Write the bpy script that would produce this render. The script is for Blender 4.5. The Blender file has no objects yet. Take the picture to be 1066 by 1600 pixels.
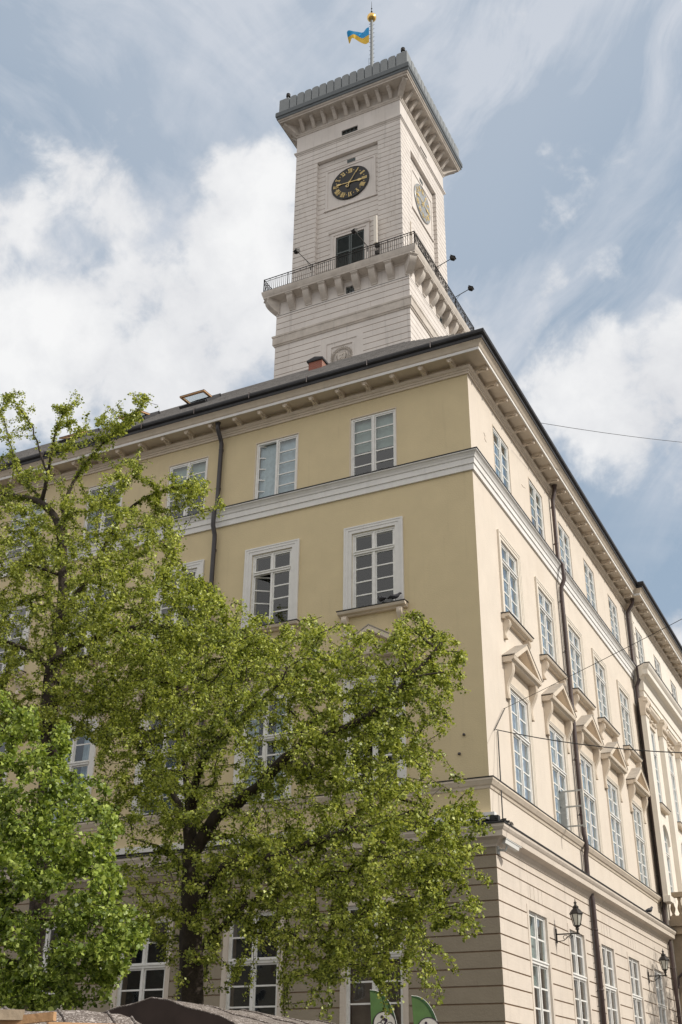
import bpy, math, random
import numpy as np
from mathutils import Vector, Matrix

random.seed(7)
scene = bpy.context.scene
COL = scene.collection
PI = math.pi
R_ = math.radians

# ------------------------------------------------------------------ camera
F_PX, YAW, PITCH, ROLL = 1719.24, 0.46339744, 0.49319239, 0.01116782
CAM = Vector((9.61245, -28.41832, 1.6))
_f = Vector((-math.sin(YAW)*math.cos(PITCH), math.cos(YAW)*math.cos(PITCH), math.sin(PITCH)))
_r = Vector((math.cos(YAW), math.sin(YAW), 0)); _u = _r.cross(_f)
RX = _r*math.cos(ROLL)+_u*math.sin(ROLL); RU = -_r*math.sin(ROLL)+_u*math.cos(ROLL); RF = _f
def ray(px, py): return RX*((px-533)/F_PX) - RU*((py-800)/F_PX) + RF
def at(px, py, ax, val):
    d = ray(px, py); return CAM + d*((val-CAM[ax])/d[ax])
def aty(px, py, y): return at(px, py, 1, y)
cd = bpy.data.cameras.new('camera'); cam = bpy.data.objects.new('camera', cd); COL.objects.link(cam)
cam.matrix_world = Matrix.Translation(CAM) @ Matrix((RX, RU, -RF)).transposed().to_4x4()
cd.sensor_fit = 'VERTICAL'; cd.sensor_height = 36; cd.lens = 36*F_PX/1600; cd.clip_end = 9000; cd.clip_start = .1
scene.camera = cam
scene.render.resolution_x = 682; scene.render.resolution_y = 1024

# ------------------------------------------------------------------ materials
def nodes_of(m):
    m.use_nodes = True; nt = m.node_tree; nt.nodes.clear(); return nt
def N(nt, t, **k):
    n = nt.nodes.new(t)
    for a, b in k.items():
        if a in n.inputs: n.inputs[a].default_value = b
        else: setattr(n, a, b)
    return n
def c4(c): return (c[0], c[1], c[2], 1)
def mul(c, k): return tuple(x*k for x in c)
MATS = {}
def mat(name, col, rough=.8, var=.12, scale=3., bump=.0, bscale=40., stain=0., stcol=None, metal=0., spec=.4, streak=0., grime=None):
    m = bpy.data.materials.new(name); nt = nodes_of(m); L = nt.links
    out = N(nt, 'ShaderNodeOutputMaterial'); p = N(nt, 'ShaderNodeBsdfPrincipled')
    p.inputs['Roughness'].default_value = rough; p.inputs['Metallic'].default_value = metal
    p.inputs['Specular IOR Level'].default_value = spec
    geo = N(nt, 'ShaderNodeNewGeometry')
    n1 = N(nt, 'ShaderNodeTexNoise', Scale=scale, Detail=6., Roughness=.6); L.new(geo.outputs['Position'], n1.inputs['Vector'])
    mr = N(nt, 'ShaderNodeMapRange'); mr.inputs['From Min'].default_value = .3; mr.inputs['From Max'].default_value = .7
    L.new(n1.outputs['Fac'], mr.inputs['Value'])
    mx = N(nt, 'ShaderNodeMix', data_type='RGBA'); L.new(mr.outputs[0], mx.inputs['Factor'])
    mx.inputs[6].default_value = c4(mul(col, 1-var)); mx.inputs[7].default_value = c4(mul(col, 1+var*.6))
    cur = mx.outputs[2]
    if stain > 0:
        n2 = N(nt, 'ShaderNodeTexNoise', Scale=.55, Detail=9., Roughness=.68)
        mp = N(nt, 'ShaderNodeMapping'); mp.inputs['Scale'].default_value = (1.0, 1.0, .55 if not streak else streak)
        L.new(geo.outputs['Position'], mp.inputs['Vector']); L.new(mp.outputs[0], n2.inputs['Vector'])
        r2 = N(nt, 'ShaderNodeMapRange'); r2.inputs['From Min'].default_value = .5; r2.inputs['From Max'].default_value = .78
        r2.inputs['To Max'].default_value = stain
        L.new(n2.outputs['Fac'], r2.inputs['Value'])
        m2 = N(nt, 'ShaderNodeMix', data_type='RGBA'); L.new(r2.outputs[0], m2.inputs['Factor'])
        L.new(cur, m2.inputs[6]); m2.inputs[7].default_value = c4(stcol or mul(col, .6)); cur = m2.outputs[2]
    if grime:      # thin vertical rain streaks, dirt with a shape of its own
        n3 = N(nt, 'ShaderNodeTexNoise', Scale=1., Detail=5., Roughness=.65)
        mp3 = N(nt, 'ShaderNodeMapping'); mp3.inputs['Scale'].default_value = (5., 5., .22)
        L.new(geo.outputs['Position'], mp3.inputs['Vector']); L.new(mp3.outputs[0], n3.inputs['Vector'])
        r3 = N(nt, 'ShaderNodeMapRange'); r3.inputs['From Min'].default_value = .56; r3.inputs['From Max'].default_value = .8
        r3.inputs['To Max'].default_value = grime
        L.new(n3.outputs['Fac'], r3.inputs['Value'])
        m3 = N(nt, 'ShaderNodeMix', data_type='RGBA'); L.new(r3.outputs[0], m3.inputs['Factor'])
        L.new(cur, m3.inputs[6]); m3.inputs[7].default_value = c4(mul(col, .45)); cur = m3.outputs[2]
    L.new(cur, p.inputs['Base Color'])
    if bump > 0:
        nb = N(nt, 'ShaderNodeTexNoise', Scale=bscale, Detail=4.); L.new(geo.outputs['Position'], nb.inputs['Vector'])
        bp = N(nt, 'ShaderNodeBump'); bp.inputs['Strength'].default_value = bump; bp.inputs['Distance'].default_value = .02
        L.new(nb.outputs['Fac'], bp.inputs['Height']); L.new(bp.outputs[0], p.inputs['Normal'])
    L.new(p.outputs[0], out.inputs[0]); MATS[name] = m; return m

M_yel = mat('yellow_stucco', (.68, .57, .36), .9, .05, 1.3, .35, 24, .22, (.56, .46, .29), grime=.18)
M_crm = mat('cream_stucco', (.725, .65, .56), .9, .05, 1.1, .3, 24, .4, (.64, .55, .45), grime=.18)
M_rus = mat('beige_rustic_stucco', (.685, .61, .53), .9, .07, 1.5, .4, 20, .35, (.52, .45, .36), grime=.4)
M_rusL = mat('shade_tinted_rustic_stucco', (.35, .30, .23), .92, .08, 1.5, .4, 20, .4, (.27, .23, .17), grime=.25)  # darker copy of the beige stucco; the left ground floor's shade is painted in
M_trim = mat('cream_trim', (.72, .63, .52), .85, .08, 3., .2, 30, .3, (.54, .46, .37), grime=.2)
M_trimR = mat('pale_cream_trim', (.76, .70, .61), .85, .05, 3., .2, 30, .2, (.62, .54, .45), grime=.12)
M_white = mat('white_trim_stucco', (.80, .79, .77), .85, .06, 3., .2, 30, .25, (.6, .56, .48), grime=.2)
M_ris = mat('ivory_stucco', (.82, .77, .69), .9, .04, 1.5, .2, 30, .2, (.7, .64, .55), grime=.12)
M_wood = mat('white_window_paint', (.84, .835, .81), .5, .1, 6., .1, 60, .25, (.5, .48, .42))
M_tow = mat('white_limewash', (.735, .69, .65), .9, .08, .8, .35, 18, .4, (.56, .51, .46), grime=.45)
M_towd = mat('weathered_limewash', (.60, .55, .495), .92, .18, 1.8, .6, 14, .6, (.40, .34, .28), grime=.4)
M_joint = mat('brown_mortar', (.34, .245, .17), .95, .2, 3.)
M_blk = mat('black_sheet_metal', (.028, .028, .032), .5, .3, 4., spec=.5)
M_pipe = mat('dark_pipe_paint', (.05, .045, .048), .4, .3, 5., spec=.5)
M_pipeb = mat('brown_pipe_paint', (.085, .062, .06), .45, .3, 3., .1, 20, .35, (.14, .075, .05))
M_zinc = mat('grey_zinc_sheet', (.25, .27, .28), .55, .12, 5., .15, 12, .4, (.33, .34, .34), metal=.25, streak=.2)
M_zincd = mat('dark_zinc_sheet', (.12, .135, .145), .5, .15, 5., metal=.3)
M_iron = mat('wrought_iron', (.025, .022, .02), .6, .3, 8.)
M_gold = mat('gilding', (.85, .56, .18), .28, .1, 6., metal=1.)
M_goldp = mat('gold_paint', (.80, .62, .28), .45, .1, 6., metal=.2)
M_clock = mat('black_clock_enamel', (.010, .011, .013), .16, .3, 2., spec=.35)
M_clockg = mat('glare_grey_clock_enamel', (.34, .35, .35), .3, .3, 3., spec=.5)  # right-hand dial only: sky glare painted in as a paler enamel
M_shut = mat('grey_shutter', (.10, .12, .12), .6, .2, 5.)
M_dark = mat('dark_interior', (.035, .028, .022), .9, .4, .8)
M_roof = mat('slate_roof_tile', (.27, .255, .24), .6, .3, 5., .6, 14)
M_brick = bpy.data.materials.new('red_brick')
nt = nodes_of(M_brick); o_ = N(nt, 'ShaderNodeOutputMaterial'); p_ = N(nt, 'ShaderNodeBsdfPrincipled', Roughness=.9)
tc = N(nt, 'ShaderNodeTexCoord'); bk = N(nt, 'ShaderNodeTexBrick', Scale=5.)
bk.inputs['Color1'].default_value = (.36, .10, .06, 1); bk.inputs['Color2'].default_value = (.28, .07, .045, 1); bk.inputs['Mortar'].default_value = (.3, .22, .18, 1)
bk.inputs['Mortar Size'].default_value = .03
mp = N(nt, 'ShaderNodeMapping'); mp.inputs['Rotation'].default_value = (R_(90), 0, 0)
nt.links.new(tc.outputs['Object'], mp.inputs[0]); nt.links.new(mp.outputs[0], bk.inputs['Vector'])
nt.links.new(bk.outputs['Color'], p_.inputs['Base Color']); nt.links.new(p_.outputs[0], o_.inputs[0])
M_woodb = mat('raw_timber', (.55, .33, .17), .7, .2, 9., .3, 30)
M_maroon = mat('maroon_cloth', (.07, .035, .035), .9, .2, 5.)
M_brown = mat('dark_brown_cloth', (.055, .038, .032), .85, .3, 3.)
M_curtb = mat('beige_net_curtain', (.16, .125, .095), .9, .3, 3.)
M_curt = mat('pale_curtain', (.47, .56, .60), .9, .15, 7.)
M_curt2 = mat('greenish_blind', (.33, .40, .36), .9, .15, 5.)
M_cable = mat('black_cable', (.03, .03, .03), .6, .2, 5.)
M_steel = mat('galvanised_steel', (.45, .46, .45), .45, .2, 9., metal=.5)
M_camw = mat('white_plastic', (.7, .7, .68), .4, .05, 5.)
M_lamp = mat('frosted_lantern_glass', (.62, .62, .55), .25, .1, 5., spec=.6)
M_cement = mat('cement_capping', (.42, .38, .33), .85, .15, 4., .3, 20, .4, (.28, .25, .22))
M_stone = mat('weathered_sandstone', (.40, .32, .23), .92, .2, 2.5, .7, 12, .6, (.22, .18, .13), grime=.5)
M_bird = mat('dark_feathers', (.05, .05, .06), .7, .4, 30.)
M_bark = mat('dark_bark', (.052, .040, .031), .95, .45, 7., 1., 26)
M_red = mat('red_goods', (.5, .03, .02), .6, .1, 5.)
M_goods = mat('grey_goods', (.2, .2, .22), .7, .5, 12.)

def glass():
    m = bpy.data.materials.new('window_glass'); nt = nodes_of(m); L = nt.links
    out = N(nt, 'ShaderNodeOutputMaterial'); tr = N(nt, 'ShaderNodeBsdfTransparent'); tr.inputs[0].default_value = (.86, .90, .92, 1)
    gl = N(nt, 'ShaderNodeBsdfGlossy'); gl.inputs['Roughness'].default_value = .015; gl.inputs['Color'].default_value = (.93, .97, 1, 1)
    fr = N(nt, 'ShaderNodeLayerWeight', Blend=.5)
    pw = N(nt, 'ShaderNodeMath', operation='POWER'); pw.inputs[1].default_value = 2.6; L.new(fr.outputs['Facing'], pw.inputs[0])
    tc = N(nt, 'ShaderNodeTexCoord'); nz = N(nt, 'ShaderNodeTexNoise', Scale=1.4, Detail=2.); L.new(tc.outputs['Object'], nz.inputs['Vector'])
    bp = N(nt, 'ShaderNodeBump', Strength=.14, Distance=.02); L.new(nz.outputs['Fac'], bp.inputs['Height']); L.new(bp.outputs[0], gl.inputs['Normal'])
    oi = N(nt, 'ShaderNodeObjectInfo'); rr = N(nt, 'ShaderNodeMapRange'); rr.inputs['To Min'].default_value = .03; rr.inputs['To Max'].default_value = .12; L.new(oi.outputs['Random'], rr.inputs['Value'])
    mu = N(nt, 'ShaderNodeMath', operation='MULTIPLY_ADD'); mu.inputs[1].default_value = .8; L.new(rr.outputs[0], mu.inputs[2]); mu.use_clamp = True; L.new(pw.outputs[0], mu.inputs[0])
    ad = N(nt, 'ShaderNodeVectorMath', operation='ADD'); L.new(tc.outputs['Object'], ad.inputs[0]); L.new(oi.outputs['Random'], ad.inputs[1]); ad2 = N(nt, 'ShaderNodeVectorMath', operation='SCALE'); L.new(ad.outputs[0], ad2.inputs[0]); ad2.inputs['Scale'].default_value = 1.; L.new(ad2.outputs[0], nz.inputs['Vector'])
    mx = N(nt, 'ShaderNodeMixShader'); L.new(mu.outputs[0], mx.inputs[0]); L.new(tr.outputs[0], mx.inputs[1]); L.new(gl.outputs[0], mx.inputs[2])
    L.new(mx.outputs[0], out.inputs[0]); return m
M_glass = glass()

def leafmat(name, c1, c2, c3, trans=.34):
    m = bpy.data.materials.new(name); nt = nodes_of(m); L = nt.links
    out = N(nt, 'ShaderNodeOutputMaterial'); geo = N(nt, 'ShaderNodeNewGeometry')
    rp = N(nt, 'ShaderNodeValToRGB'); e = rp.color_ramp.elements
    e[0].color = c4(c1); e[0].position = 0; e[1].color = c4(c3); e[1].position = 1
    k = e.new(.5); k.color = c4(c2)
    nz = N(nt, 'ShaderNodeTexNoise', Scale=.9, Detail=2.); L.new(geo.outputs['Position'], nz.inputs['Vector'])
    ad = N(nt, 'ShaderNodeMath', operation='MULTIPLY_ADD'); L.new(nz.outputs['Fac'], ad.inputs[0]); ad.inputs[1].default_value = .9
    sb = N(nt, 'ShaderNodeMath', operation='MULTIPLY_ADD'); L.new(geo.outputs['Random Per Island'], sb.inputs[0]); sb.inputs[1].default_value = 1.0; sb.inputs[2].default_value = -.42
    L.new(sb.outputs[0], ad.inputs[2]); L.new(ad.outputs[0], rp.inputs[0])
    p = N(nt, 'ShaderNodeBsdfPrincipled', Roughness=.42); p.inputs['Specular IOR Level'].default_value = .5
    L.new(rp.outputs[0], p.inputs['Base Color'])
    t = N(nt, 'ShaderNodeBsdfTranslucent'); hs = N(nt, 'ShaderNodeHueSaturation', Saturation=1.1, Value=1.35); hs.inputs['Hue'].default_value = .488
    L.new(rp.outputs[0], hs.inputs['Color']); L.new(hs.outputs[0], t.inputs[0])
    mx = N(nt, 'ShaderNodeMixShader'); mx.inputs[0].default_value = trans; L.new(p.outputs[0], mx.inputs[1]); L.new(t.outputs[0], mx.inputs[2])
    L.new(mx.outputs[0], out.inputs[0]); return m
M_leafA = leafmat('spring_linden_leaves', (.075, .105, .018), (.28, .345, .055), (.64, .69, .17))
M_leafB = leafmat('fresh_maple_leaves', (.06, .10, .018), (.22, .31, .05), (.52, .62, .15))

def tarp():
    m = bpy.data.materials.new('speckled_tarpaulin'); nt = nodes_of(m); L = nt.links
    out = N(nt, 'ShaderNodeOutputMaterial'); p = N(nt, 'ShaderNodeBsdfPrincipled', Roughness=.8); geo = N(nt, 'ShaderNodeNewGeometry')
    vo = N(nt, 'ShaderNodeTexNoise', Scale=22., Detail=1., Distortion=2.5); L.new(geo.outputs['Position'], vo.inputs['Vector'])
    r = N(nt, 'ShaderNodeMapRange'); r.inputs['From Min'].default_value = .54; r.inputs['From Max'].default_value = .6; L.new(vo.outputs['Fac'], r.inputs['Value'])
    mx = N(nt, 'ShaderNodeMix', data_type='RGBA'); mx.inputs[6].default_value = (.13, .105, .09, 1); mx.inputs[7].default_value = (.42, .38, .35, 1)
    L.new(r.outputs[0], mx.inputs['Factor']); L.new(mx.outputs[2], p.inputs['Base Color']); L.new(p.outputs[0], out.inputs[0]); return m
M_tarp = tarp()
def paving(name, c, sc):
    m = bpy.data.materials.new(name); nt = nodes_of(m); L = nt.links
    out = N(nt, 'ShaderNodeOutputMaterial'); p = N(nt, 'ShaderNodeBsdfPrincipled', Roughness=.75); geo = N(nt, 'ShaderNodeNewGeometry')
    b = N(nt, 'ShaderNodeTexBrick', Scale=sc); b.inputs['Color1'].default_value = c4(c); b.inputs['Color2'].default_value = c4(mul(c, .7)); b.inputs['Mortar'].default_value = c4(mul(c, .3))
    b.inputs['Mortar Size'].default_value = .03; L.new(geo.outputs['Position'], b.inputs['Vector'])
    L.new(b.outputs['Color'], p.inputs['Base Color'])
    bp = N(nt, 'ShaderNodeBump', Strength=.5, Distance=.02); L.new(b.outputs['Fac'], bp.inputs['Height']); bp.invert = True; L.new(bp.outputs[0], p.inputs['Normal'])
    L.new(p.outputs[0], out.inputs[0]); return m
M_cob = paving('cobble_paving', (.12, .11, .10), 2.2); M_slab = paving('stone_slab_paving', (.16, .15, .14), .7)

# ------------------------------------------------------------------ mesh helper
class MB:
    def __init__(s): s.v = []; s.f = []; s.m = []; s.M = None
    def add(s, vs, fs, mi=0):
        b = len(s.v)
        for p in vs:
            p = Vector(p)
            if s.M is not None: p = s.M @ p
            s.v.append(p)
        for q in fs: s.f.append([b+i for i in q]); s.m.append(mi)
    def box(s, x0, x1, y0, y1, z0, z1, mi=0):
        s.add([(x0,y0,z0),(x1,y0,z0),(x1,y1,z0),(x0,y1,z0),(x0,y0,z1),(x1,y0,z1),(x1,y1,z1),(x0,y1,z1)],
              [(0,3,2,1),(4,5,6,7),(0,1,5,4),(1,2,6,5),(2,3,7,6),(3,0,4,7)], mi)
    def quad(s, a, b, c, d, mi=0): s.add([a, b, c, d], [(0,1,2,3)], mi)
    def prism(s, pts, fn, a0, a1, mi=0):      # pts 2d; fn(p, a) -> 3d
        n = len(pts); vs = [fn(p, a0) for p in pts]+[fn(p, a1) for p in pts]
        fs = [tuple(range(n)), tuple(range(2*n-1, n-1, -1))]+[(i, (i+1) % n, n+(i+1) % n, n+i) for i in range(n)]
        s.add(vs, fs, mi)
    def side(s, pts, x0, x1, mi=0):           # pts (o, z): profile seen from the side, extruded along x
        s.prism(pts, lambda p, a: (a, -p[0], p[1]), x0, x1, mi)
    def face(s, pts, y0, y1, mi=0):           # pts (u, z): outline seen from the front
        s.prism(pts, lambda p, a: (p[0], a, p[1]), y0, y1, mi)
    def tube(s, pts, r, n=8, mi=0, caps=True):
        pts = [Vector(p) for p in pts]; K = len(pts); rr = r if isinstance(r, (list, tuple)) else [r]*K
        vs = []; ref = None
        for i, p in enumerate(pts):
            t = (pts[min(i+1, K-1)]-pts[max(i-1, 0)]).normalized()
            if ref is None: ref = Vector((0,0,1)) if abs(t.z) < .9 else Vector((1,0,0))
            a = (ref - t*ref.dot(t)).normalized(); b = t.cross(a); ref = a
            for k in range(n):
                an = 2*PI*k/n; vs.append(p+(a*math.cos(an)+b*math.sin(an))*rr[i])
        fs = [(i*n+k, i*n+(k+1) % n, (i+1)*n+(k+1) % n, (i+1)*n+k) for i in range(K-1) for k in range(n)]
        if caps: fs += [tuple(range(n-1, -1, -1)), tuple((K-1)*n+k for k in range(n))]
        s.add(vs, fs, mi)
    def lathe(s, prof, c=(0,0,0), n=16, mi=0, sx=1, sy=1):
        vs = [(c[0]+sx*r*math.cos(2*PI*k/n), c[1]+sy*r*math.sin(2*PI*k/n), c[2]+z) for r, z in prof for k in range(n)]
        K = len(prof)
        fs = [(i*n+k, i*n+(k+1) % n, (i+1)*n+(k+1) % n, (i+1)*n+k) for i in range(K-1) for k in range(n)]
        fs += [tuple(range(n-1, -1, -1)), tuple((K-1)*n+k for k in range(n))]
        s.add(vs, fs, mi)
    def panel(s, u0, u1, z0, z1, yf, yd, holes=(), edges='', mi=0, mi2=None):
        # facade sheet with front at y=yf and reveals back to y=yd; edges: which outer borders get depth (t,b,l,r)
        us = sorted({u0, u1, *[max(u0, min(u1, a)) for h in holes for a in h[:2]]})
        zs = sorted({z0, z1, *[max(z0, min(z1, a)) for h in holes for a in h[2:4]]})
        nu, nz = len(us)-1, len(zs)-1; mi2 = mi if mi2 is None else mi2
        def solid(i, j):
            if not (0 <= i < nu and 0 <= j < nz): return None
            cu, cz = (us[i]+us[i+1])/2, (zs[j]+zs[j+1])/2
            return not any(h[0] < cu < h[1] and h[2] < cz < h[3] for h in holes)
        for i in range(nu):
            for j in range(nz):
                if not solid(i, j): continue
                a, b, c, d = us[i], us[i+1], zs[j], zs[j+1]
                s.quad((a,yf,c),(b,yf,c),(b,yf,d),(a,yf,d), mi)
                for di, dj, e, q in ((-1,0,'l',((a,c),(a,d))),(1,0,'r',((b,c),(b,d))),(0,-1,'b',((a,c),(b,c))),(0,1,'t',((a,d),(b,d)))):
                    k = solid(i+di, j+dj)
                    if k is False or (k is None and e in edges):
                        (p, q1), (r, t) = q
                        s.quad((p,yf,q1),(r,yf,t),(r,yd,t),(p,yd,q1), mi2)
    def build(s, name, mats, parent=None, loc=(0,0,0), rz=0, smooth=False):
        me = bpy.data.meshes.new(name); me.from_pydata([tuple(p) for p in s.v], [], s.f)
        mats = mats if isinstance(mats, (list, tuple)) else [mats]
        for m in mats: me.materials.append(m)
        if len(mats) > 1: me.polygons.foreach_set('material_index', s.m)
        if smooth: me.polygons.foreach_set('use_smooth', [True]*len(me.polygons))
        me.update(); o = bpy.data.objects.new(name, me); COL.objects.link(o); o.location = loc; o.rotation_euler = (0, 0, rz)
        if parent: o.parent = parent
        return o
def tag(o, label=None, cat=None, group=None, kind=None):
    if label: o['label'] = label
    if cat: o['category'] = cat
    if group: o['group'] = group
    if kind: o['kind'] = kind
    return o
def empty(name, loc=(0,0,0), rz=0, parent=None):
    o = bpy.data.objects.new(name, None); COL.objects.link(o); o.location = loc; o.rotation_euler = (0,0,rz)
    if parent: o.parent = parent
    return o
def copy_tree(o, parent=None):
    c = o.copy(); COL.objects.link(c); c.parent = parent
    for ch in [x for x in ALLCH(o)]: copy_tree(ch, c)
    return c
def ALLCH(o): return [x for x in COL.objects if x.parent == o]

FACES = {'L': 0., 'R': PI/2}
def fpos(face, u, o, z): return (u, -o, z) if face == 'L' else (o, u, z)
def sweep(name, prof, path, parent, mats, mi=None, ends=True):
    # prof (o, z); path: list of (x, y, dx, dy): plan point + mitre offset direction
    mb = MB(); n = len(prof); vs = []
    for x, y, dx, dy in path:
        for o, z in prof: vs.append((x+dx*o, y+dy*o, z))
    for i in range(len(path)-1):
        for k in range(n-1):
            mb.add([vs[i*n+k], vs[i*n+k+1], vs[(i+1)*n+k+1], vs[(i+1)*n+k]], [(0,1,2,3)], mi[k] if mi else 0)
    if ends:
        mb.add(vs[:n], [tuple(range(n))]); mb.add(vs[-n:], [tuple(range(n))])
    return mb.build(name, mats, parent)

# ================================================================== GROUND
mb = MB(); mb.quad((-3000,-3000,0),(3000,-3000,0),(3000,3000,0),(-3000,3000,0)); tag(mb.build('ground', M_cob), kind='structure')
mb = MB()
mb.box(-40, 4.2, -4.2, .5, .0, .13); mb.box(.5, 4.2, .5, 62, .0, .13)
tag(mb.build('pavement', M_slab), kind='structure')
mb = MB(); mb.box(-40, 4.4, -4.4, -4.203, .0, .14); mb.box(4.203, 4.4, -4.2, 62, .0, .14)
tag(mb.build('kerb', M_stone), kind='structure')

# ================================================================== TOWN HALL
HALL = empty('town_hall', (0,0,0))
tag(HALL, 'four storey town hall with yellow and cream stucco walls, rusticated ground floor and pedimented windows', 'building')
LC = [-3.42-3.7*k for k in range(9)]                     # window axes, left facade
RC = [3.2, 7.2, 10.98, 14.78, 18.95]                     # right facade
SC = [23.05+4.15*k for k in range(6)]                    # projecting middle bay
XE, YS, YE = -35.0, 21.7, 60.0
def hole(c, w, z0, z1): return (c-w/2, c+w/2, z0, z1)
W1, W2, W3, W4 = 1.7, 1.6, 1.52, 1.67
zz = {'g': (2.2, 6.36), 's': (9.42, 12.75), 't': (15.02, 17.76), 'u': (19.72, 22.18)}
ww = {'g': W1, 's': W2, 't': W3, 'u': W4}
wwR = dict(ww, s=1.74, t=1.70)
def wall_holes(cs, kinds='stu', W_=None): return [hole(c, (W_ or ww)[k], *zz[k]) for c in cs for k in kinds]
mb = MB(); mb.panel(XE, 0, 7.4, 23.0, 0, .38, wall_holes(LC)); mb.build('wall', M_yel, HALL)
mb = MB(); mb.panel(0, YS, 7.4, 23.0, 0, .38, wall_holes(RC, W_=wwR)); mb.build('wall', M_crm, HALL, rz=PI/2)
# projecting middle section
PO = .26
ris = [hole(c, 1.5, 13.6, 17.2) for c in SC]+[hole(c, 1.5, 20.0, 22.1) for c in SC]+[hole(c, 1.5, 9.5, 12.75) for c in SC]
mb = MB(); mb.panel(YS, 47, 0, 23.0, -PO, .2, ris, edges='l'); mb.build('wall', M_ris, HALL, rz=PI/2)
mb = MB(); mb.panel(47, YE, 0, 23.0, 0, .38, []); mb.panel(47, 47.01, 0, 23, 0, -.2, [], edges='')
mb.quad((47,-PO,0),(47,0,0),(47,0,23),(47,-PO,23)); mb.build('wall', M_crm, HALL, rz=PI/2)
# rear walls
mb = MB(); mb.quad((XE,0,0),(XE,YE,0),(XE,YE,23.),(XE,0,23.)); mb.quad((XE,YE,0),(0,YE,0),(0,YE,23.),(XE,YE,23.)); mb.build('wall', M_yel, HALL)
mb = MB(); mb.box(XE+1.5, -1.5, 1.5, YE-1.5, .1, 22.9); mb.build('interior', M_dark, HALL)
mb = MB()
for z in (2.0, 8.9, 14.4, 19.4):                          # floor slabs seen only through the windows
    mb.box(XE+.5, -.42, .42, 1.48, z-.25, z); mb.box(-1.48, -.42, 1.5, YE-.5, z-.25, z)
mb.build('interior', M_dark, HALL)

# rusticated ground floor: courses stand 3 cm proud of the backing
GO, GB = .12, .088
zl = [.9]+[7.05-.405*k for k in range(14, -1, -1)]+[7.38, 7.66]
def rustic(face, u0, u1, centers):
    gh = [hole(c, W1, *zz['g']) for c in centers]
    vous = []
    for c in centers:                                     # thin joints of the flat arch above each window
        vous += [(c+d-.011, c+d+.011, 6.62, 7.06) for d in (-.55, -.2, .2, .55)]
    mb = MB(); mb.panel(u0[0], u1, 0, 7.70, -GB, .38, gh, mi=0); mb.build('ground_floor_wall', M_joint, HALL, rz=FACES[face])
    mb = MB(); prev = .02
    for z in zl:
        g0, g1 = prev+.019, z-.019
        hs = [h for h in gh if h[2] < g1 and h[3] > g0]
        vs = [(a, b, max(c, g0), min(d, g1)) for a, b, c, d in vous if c < g1 and d > g0]
        mb.panel(u0[1], u1, g0, g1, -GO, -GB+.001, hs+vs, edges='tb'); prev = z
    mb.build('rustication', M_rus, HALL, rz=FACES[face])
# left: ends at x=+o ; right: starts at y=-o
def rustic_L():
    gh = [hole(c, W1, *zz['g']) for c in LC]; vous = []
    for c in LC: vous += [(c+d-.011, c+d+.011, 6.62, 7.06) for d in (-.55, -.2, .2, .55)]
    mb = MB(); mb.panel(XE, GB, 0, 7.70, -GB, .38, gh); mb.build('ground_floor_wall', M_joint, HALL)
    mb = MB(); prev = .02
    for z in zl:
        g0, g1 = prev+.019, z-.019
        vs = [(a, b, max(c, g0), min(d, g1)) for a, b, c, d in vous if c < g1 and d > g0]
        mb.panel(XE, GO, g0, g1, -GO, -GB+.001, [h for h in gh if h[2] < g1 and h[3] > g0]+vs, edges='tb'); prev = z
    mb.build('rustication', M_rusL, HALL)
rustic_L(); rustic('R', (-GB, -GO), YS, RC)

# horizontal mouldings, swept round the corner
PM = [(XE,0,0,-1),(0,0,1,-1),(0,YS,1,0)]
PF = [(XE,0,0,-1),(0,0,1,-1),(0,YS,1,-1),(PO,YS,1,-1),(PO,47,1,0)]
belt = [(0,19.12),(.065,19.12),(.065,19.33),(.10,19.33),(.10,19.52),(.13,19.54),(.15,19.60),(.20,19.67),(.25,19.70),(.25,19.735)]
sweep('belt_course', belt+[(0,19.74)], PM, HALL, M_white)
sweep('belt_flashing', [(0,19.738),(.27,19.738),(.275,19.765),(0,19.80)], PM, HALL, M_blk)
sweep('sill_course', [(0,9.14),(.03,9.16),(.05,9.22),(.09,9.25),(.14,9.33),(.16,9.36),(.16,9.41),(0,9.415)], PM, HALL, M_trim)
sweep('sill_flashing', [(0,9.412),(.175,9.412),(.18,9.44),(0,9.47)], PM, HALL, M_blk)
sweep('ground_cornice', [(.0,7.58),(.15,7.58),(.16,7.64),(.20,7.68),(.24,7.74),(.36,7.78),(.42,7.79),(.43,7.93),(.46,7.96),(.50,8.02),(.505,8.09),(0,8.12)], PM, HALL, M_rus)
sweep('cornice_flashing', [(0,8.115),(.53,8.093),(.535,8.125),(0,8.28)], PM, HALL, M_blk)
mb = MB(); mb.box(XE, .16, -.20, -.003, 8.285, 8.47); mb.build('ledge_trim', M_white, HALL)
sweep('frieze_moulding', [(0,22.78),(.05,22.78),(.05,22.86),(.08,22.87),(.08,22.93),(.12,22.95),(.15,23.0),(.16,23.04),(.04,23.05),(.04,23.24),(0,23.24)], PF, HALL, M_trim)
sweep('soffit', [(0,23.20),(.60,23.20)], PF, HALL, M_trim, ends=False)
sweep('cornice', [(.58,23.20),(.58,23.17),(.64,23.17),(.64,23.27),(.66,23.28),(.68,23.30),(.72,23.36),(.78,23.42),(.81,23.44),(.81,23.46),(.2,23.47)], PF, HALL, M_trim, ends=False)
sweep('fascia', [(.62,23.165),(.652,23.162),(.652,23.262),(.62,23.265)], PF, HALL, M_white, ends=False)
sweep('gutter', [(.6,23.46),(.84,23.455),(.85,23.56),(.88,23.565),(.93,23.60),(.95,23.66),(.94,23.72),(.88,23.74),(.6,23.72)], PF, HALL, M_blk)
mb = MB()
prof = [(0,0),(0,-.20),(.05,-.22),(.12,-.19),(.2,-.12),(.3,-.09),(.38,-.10),(.44,-.135),(.50,-.12),(.53,-.07),(.53,0)]
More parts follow.
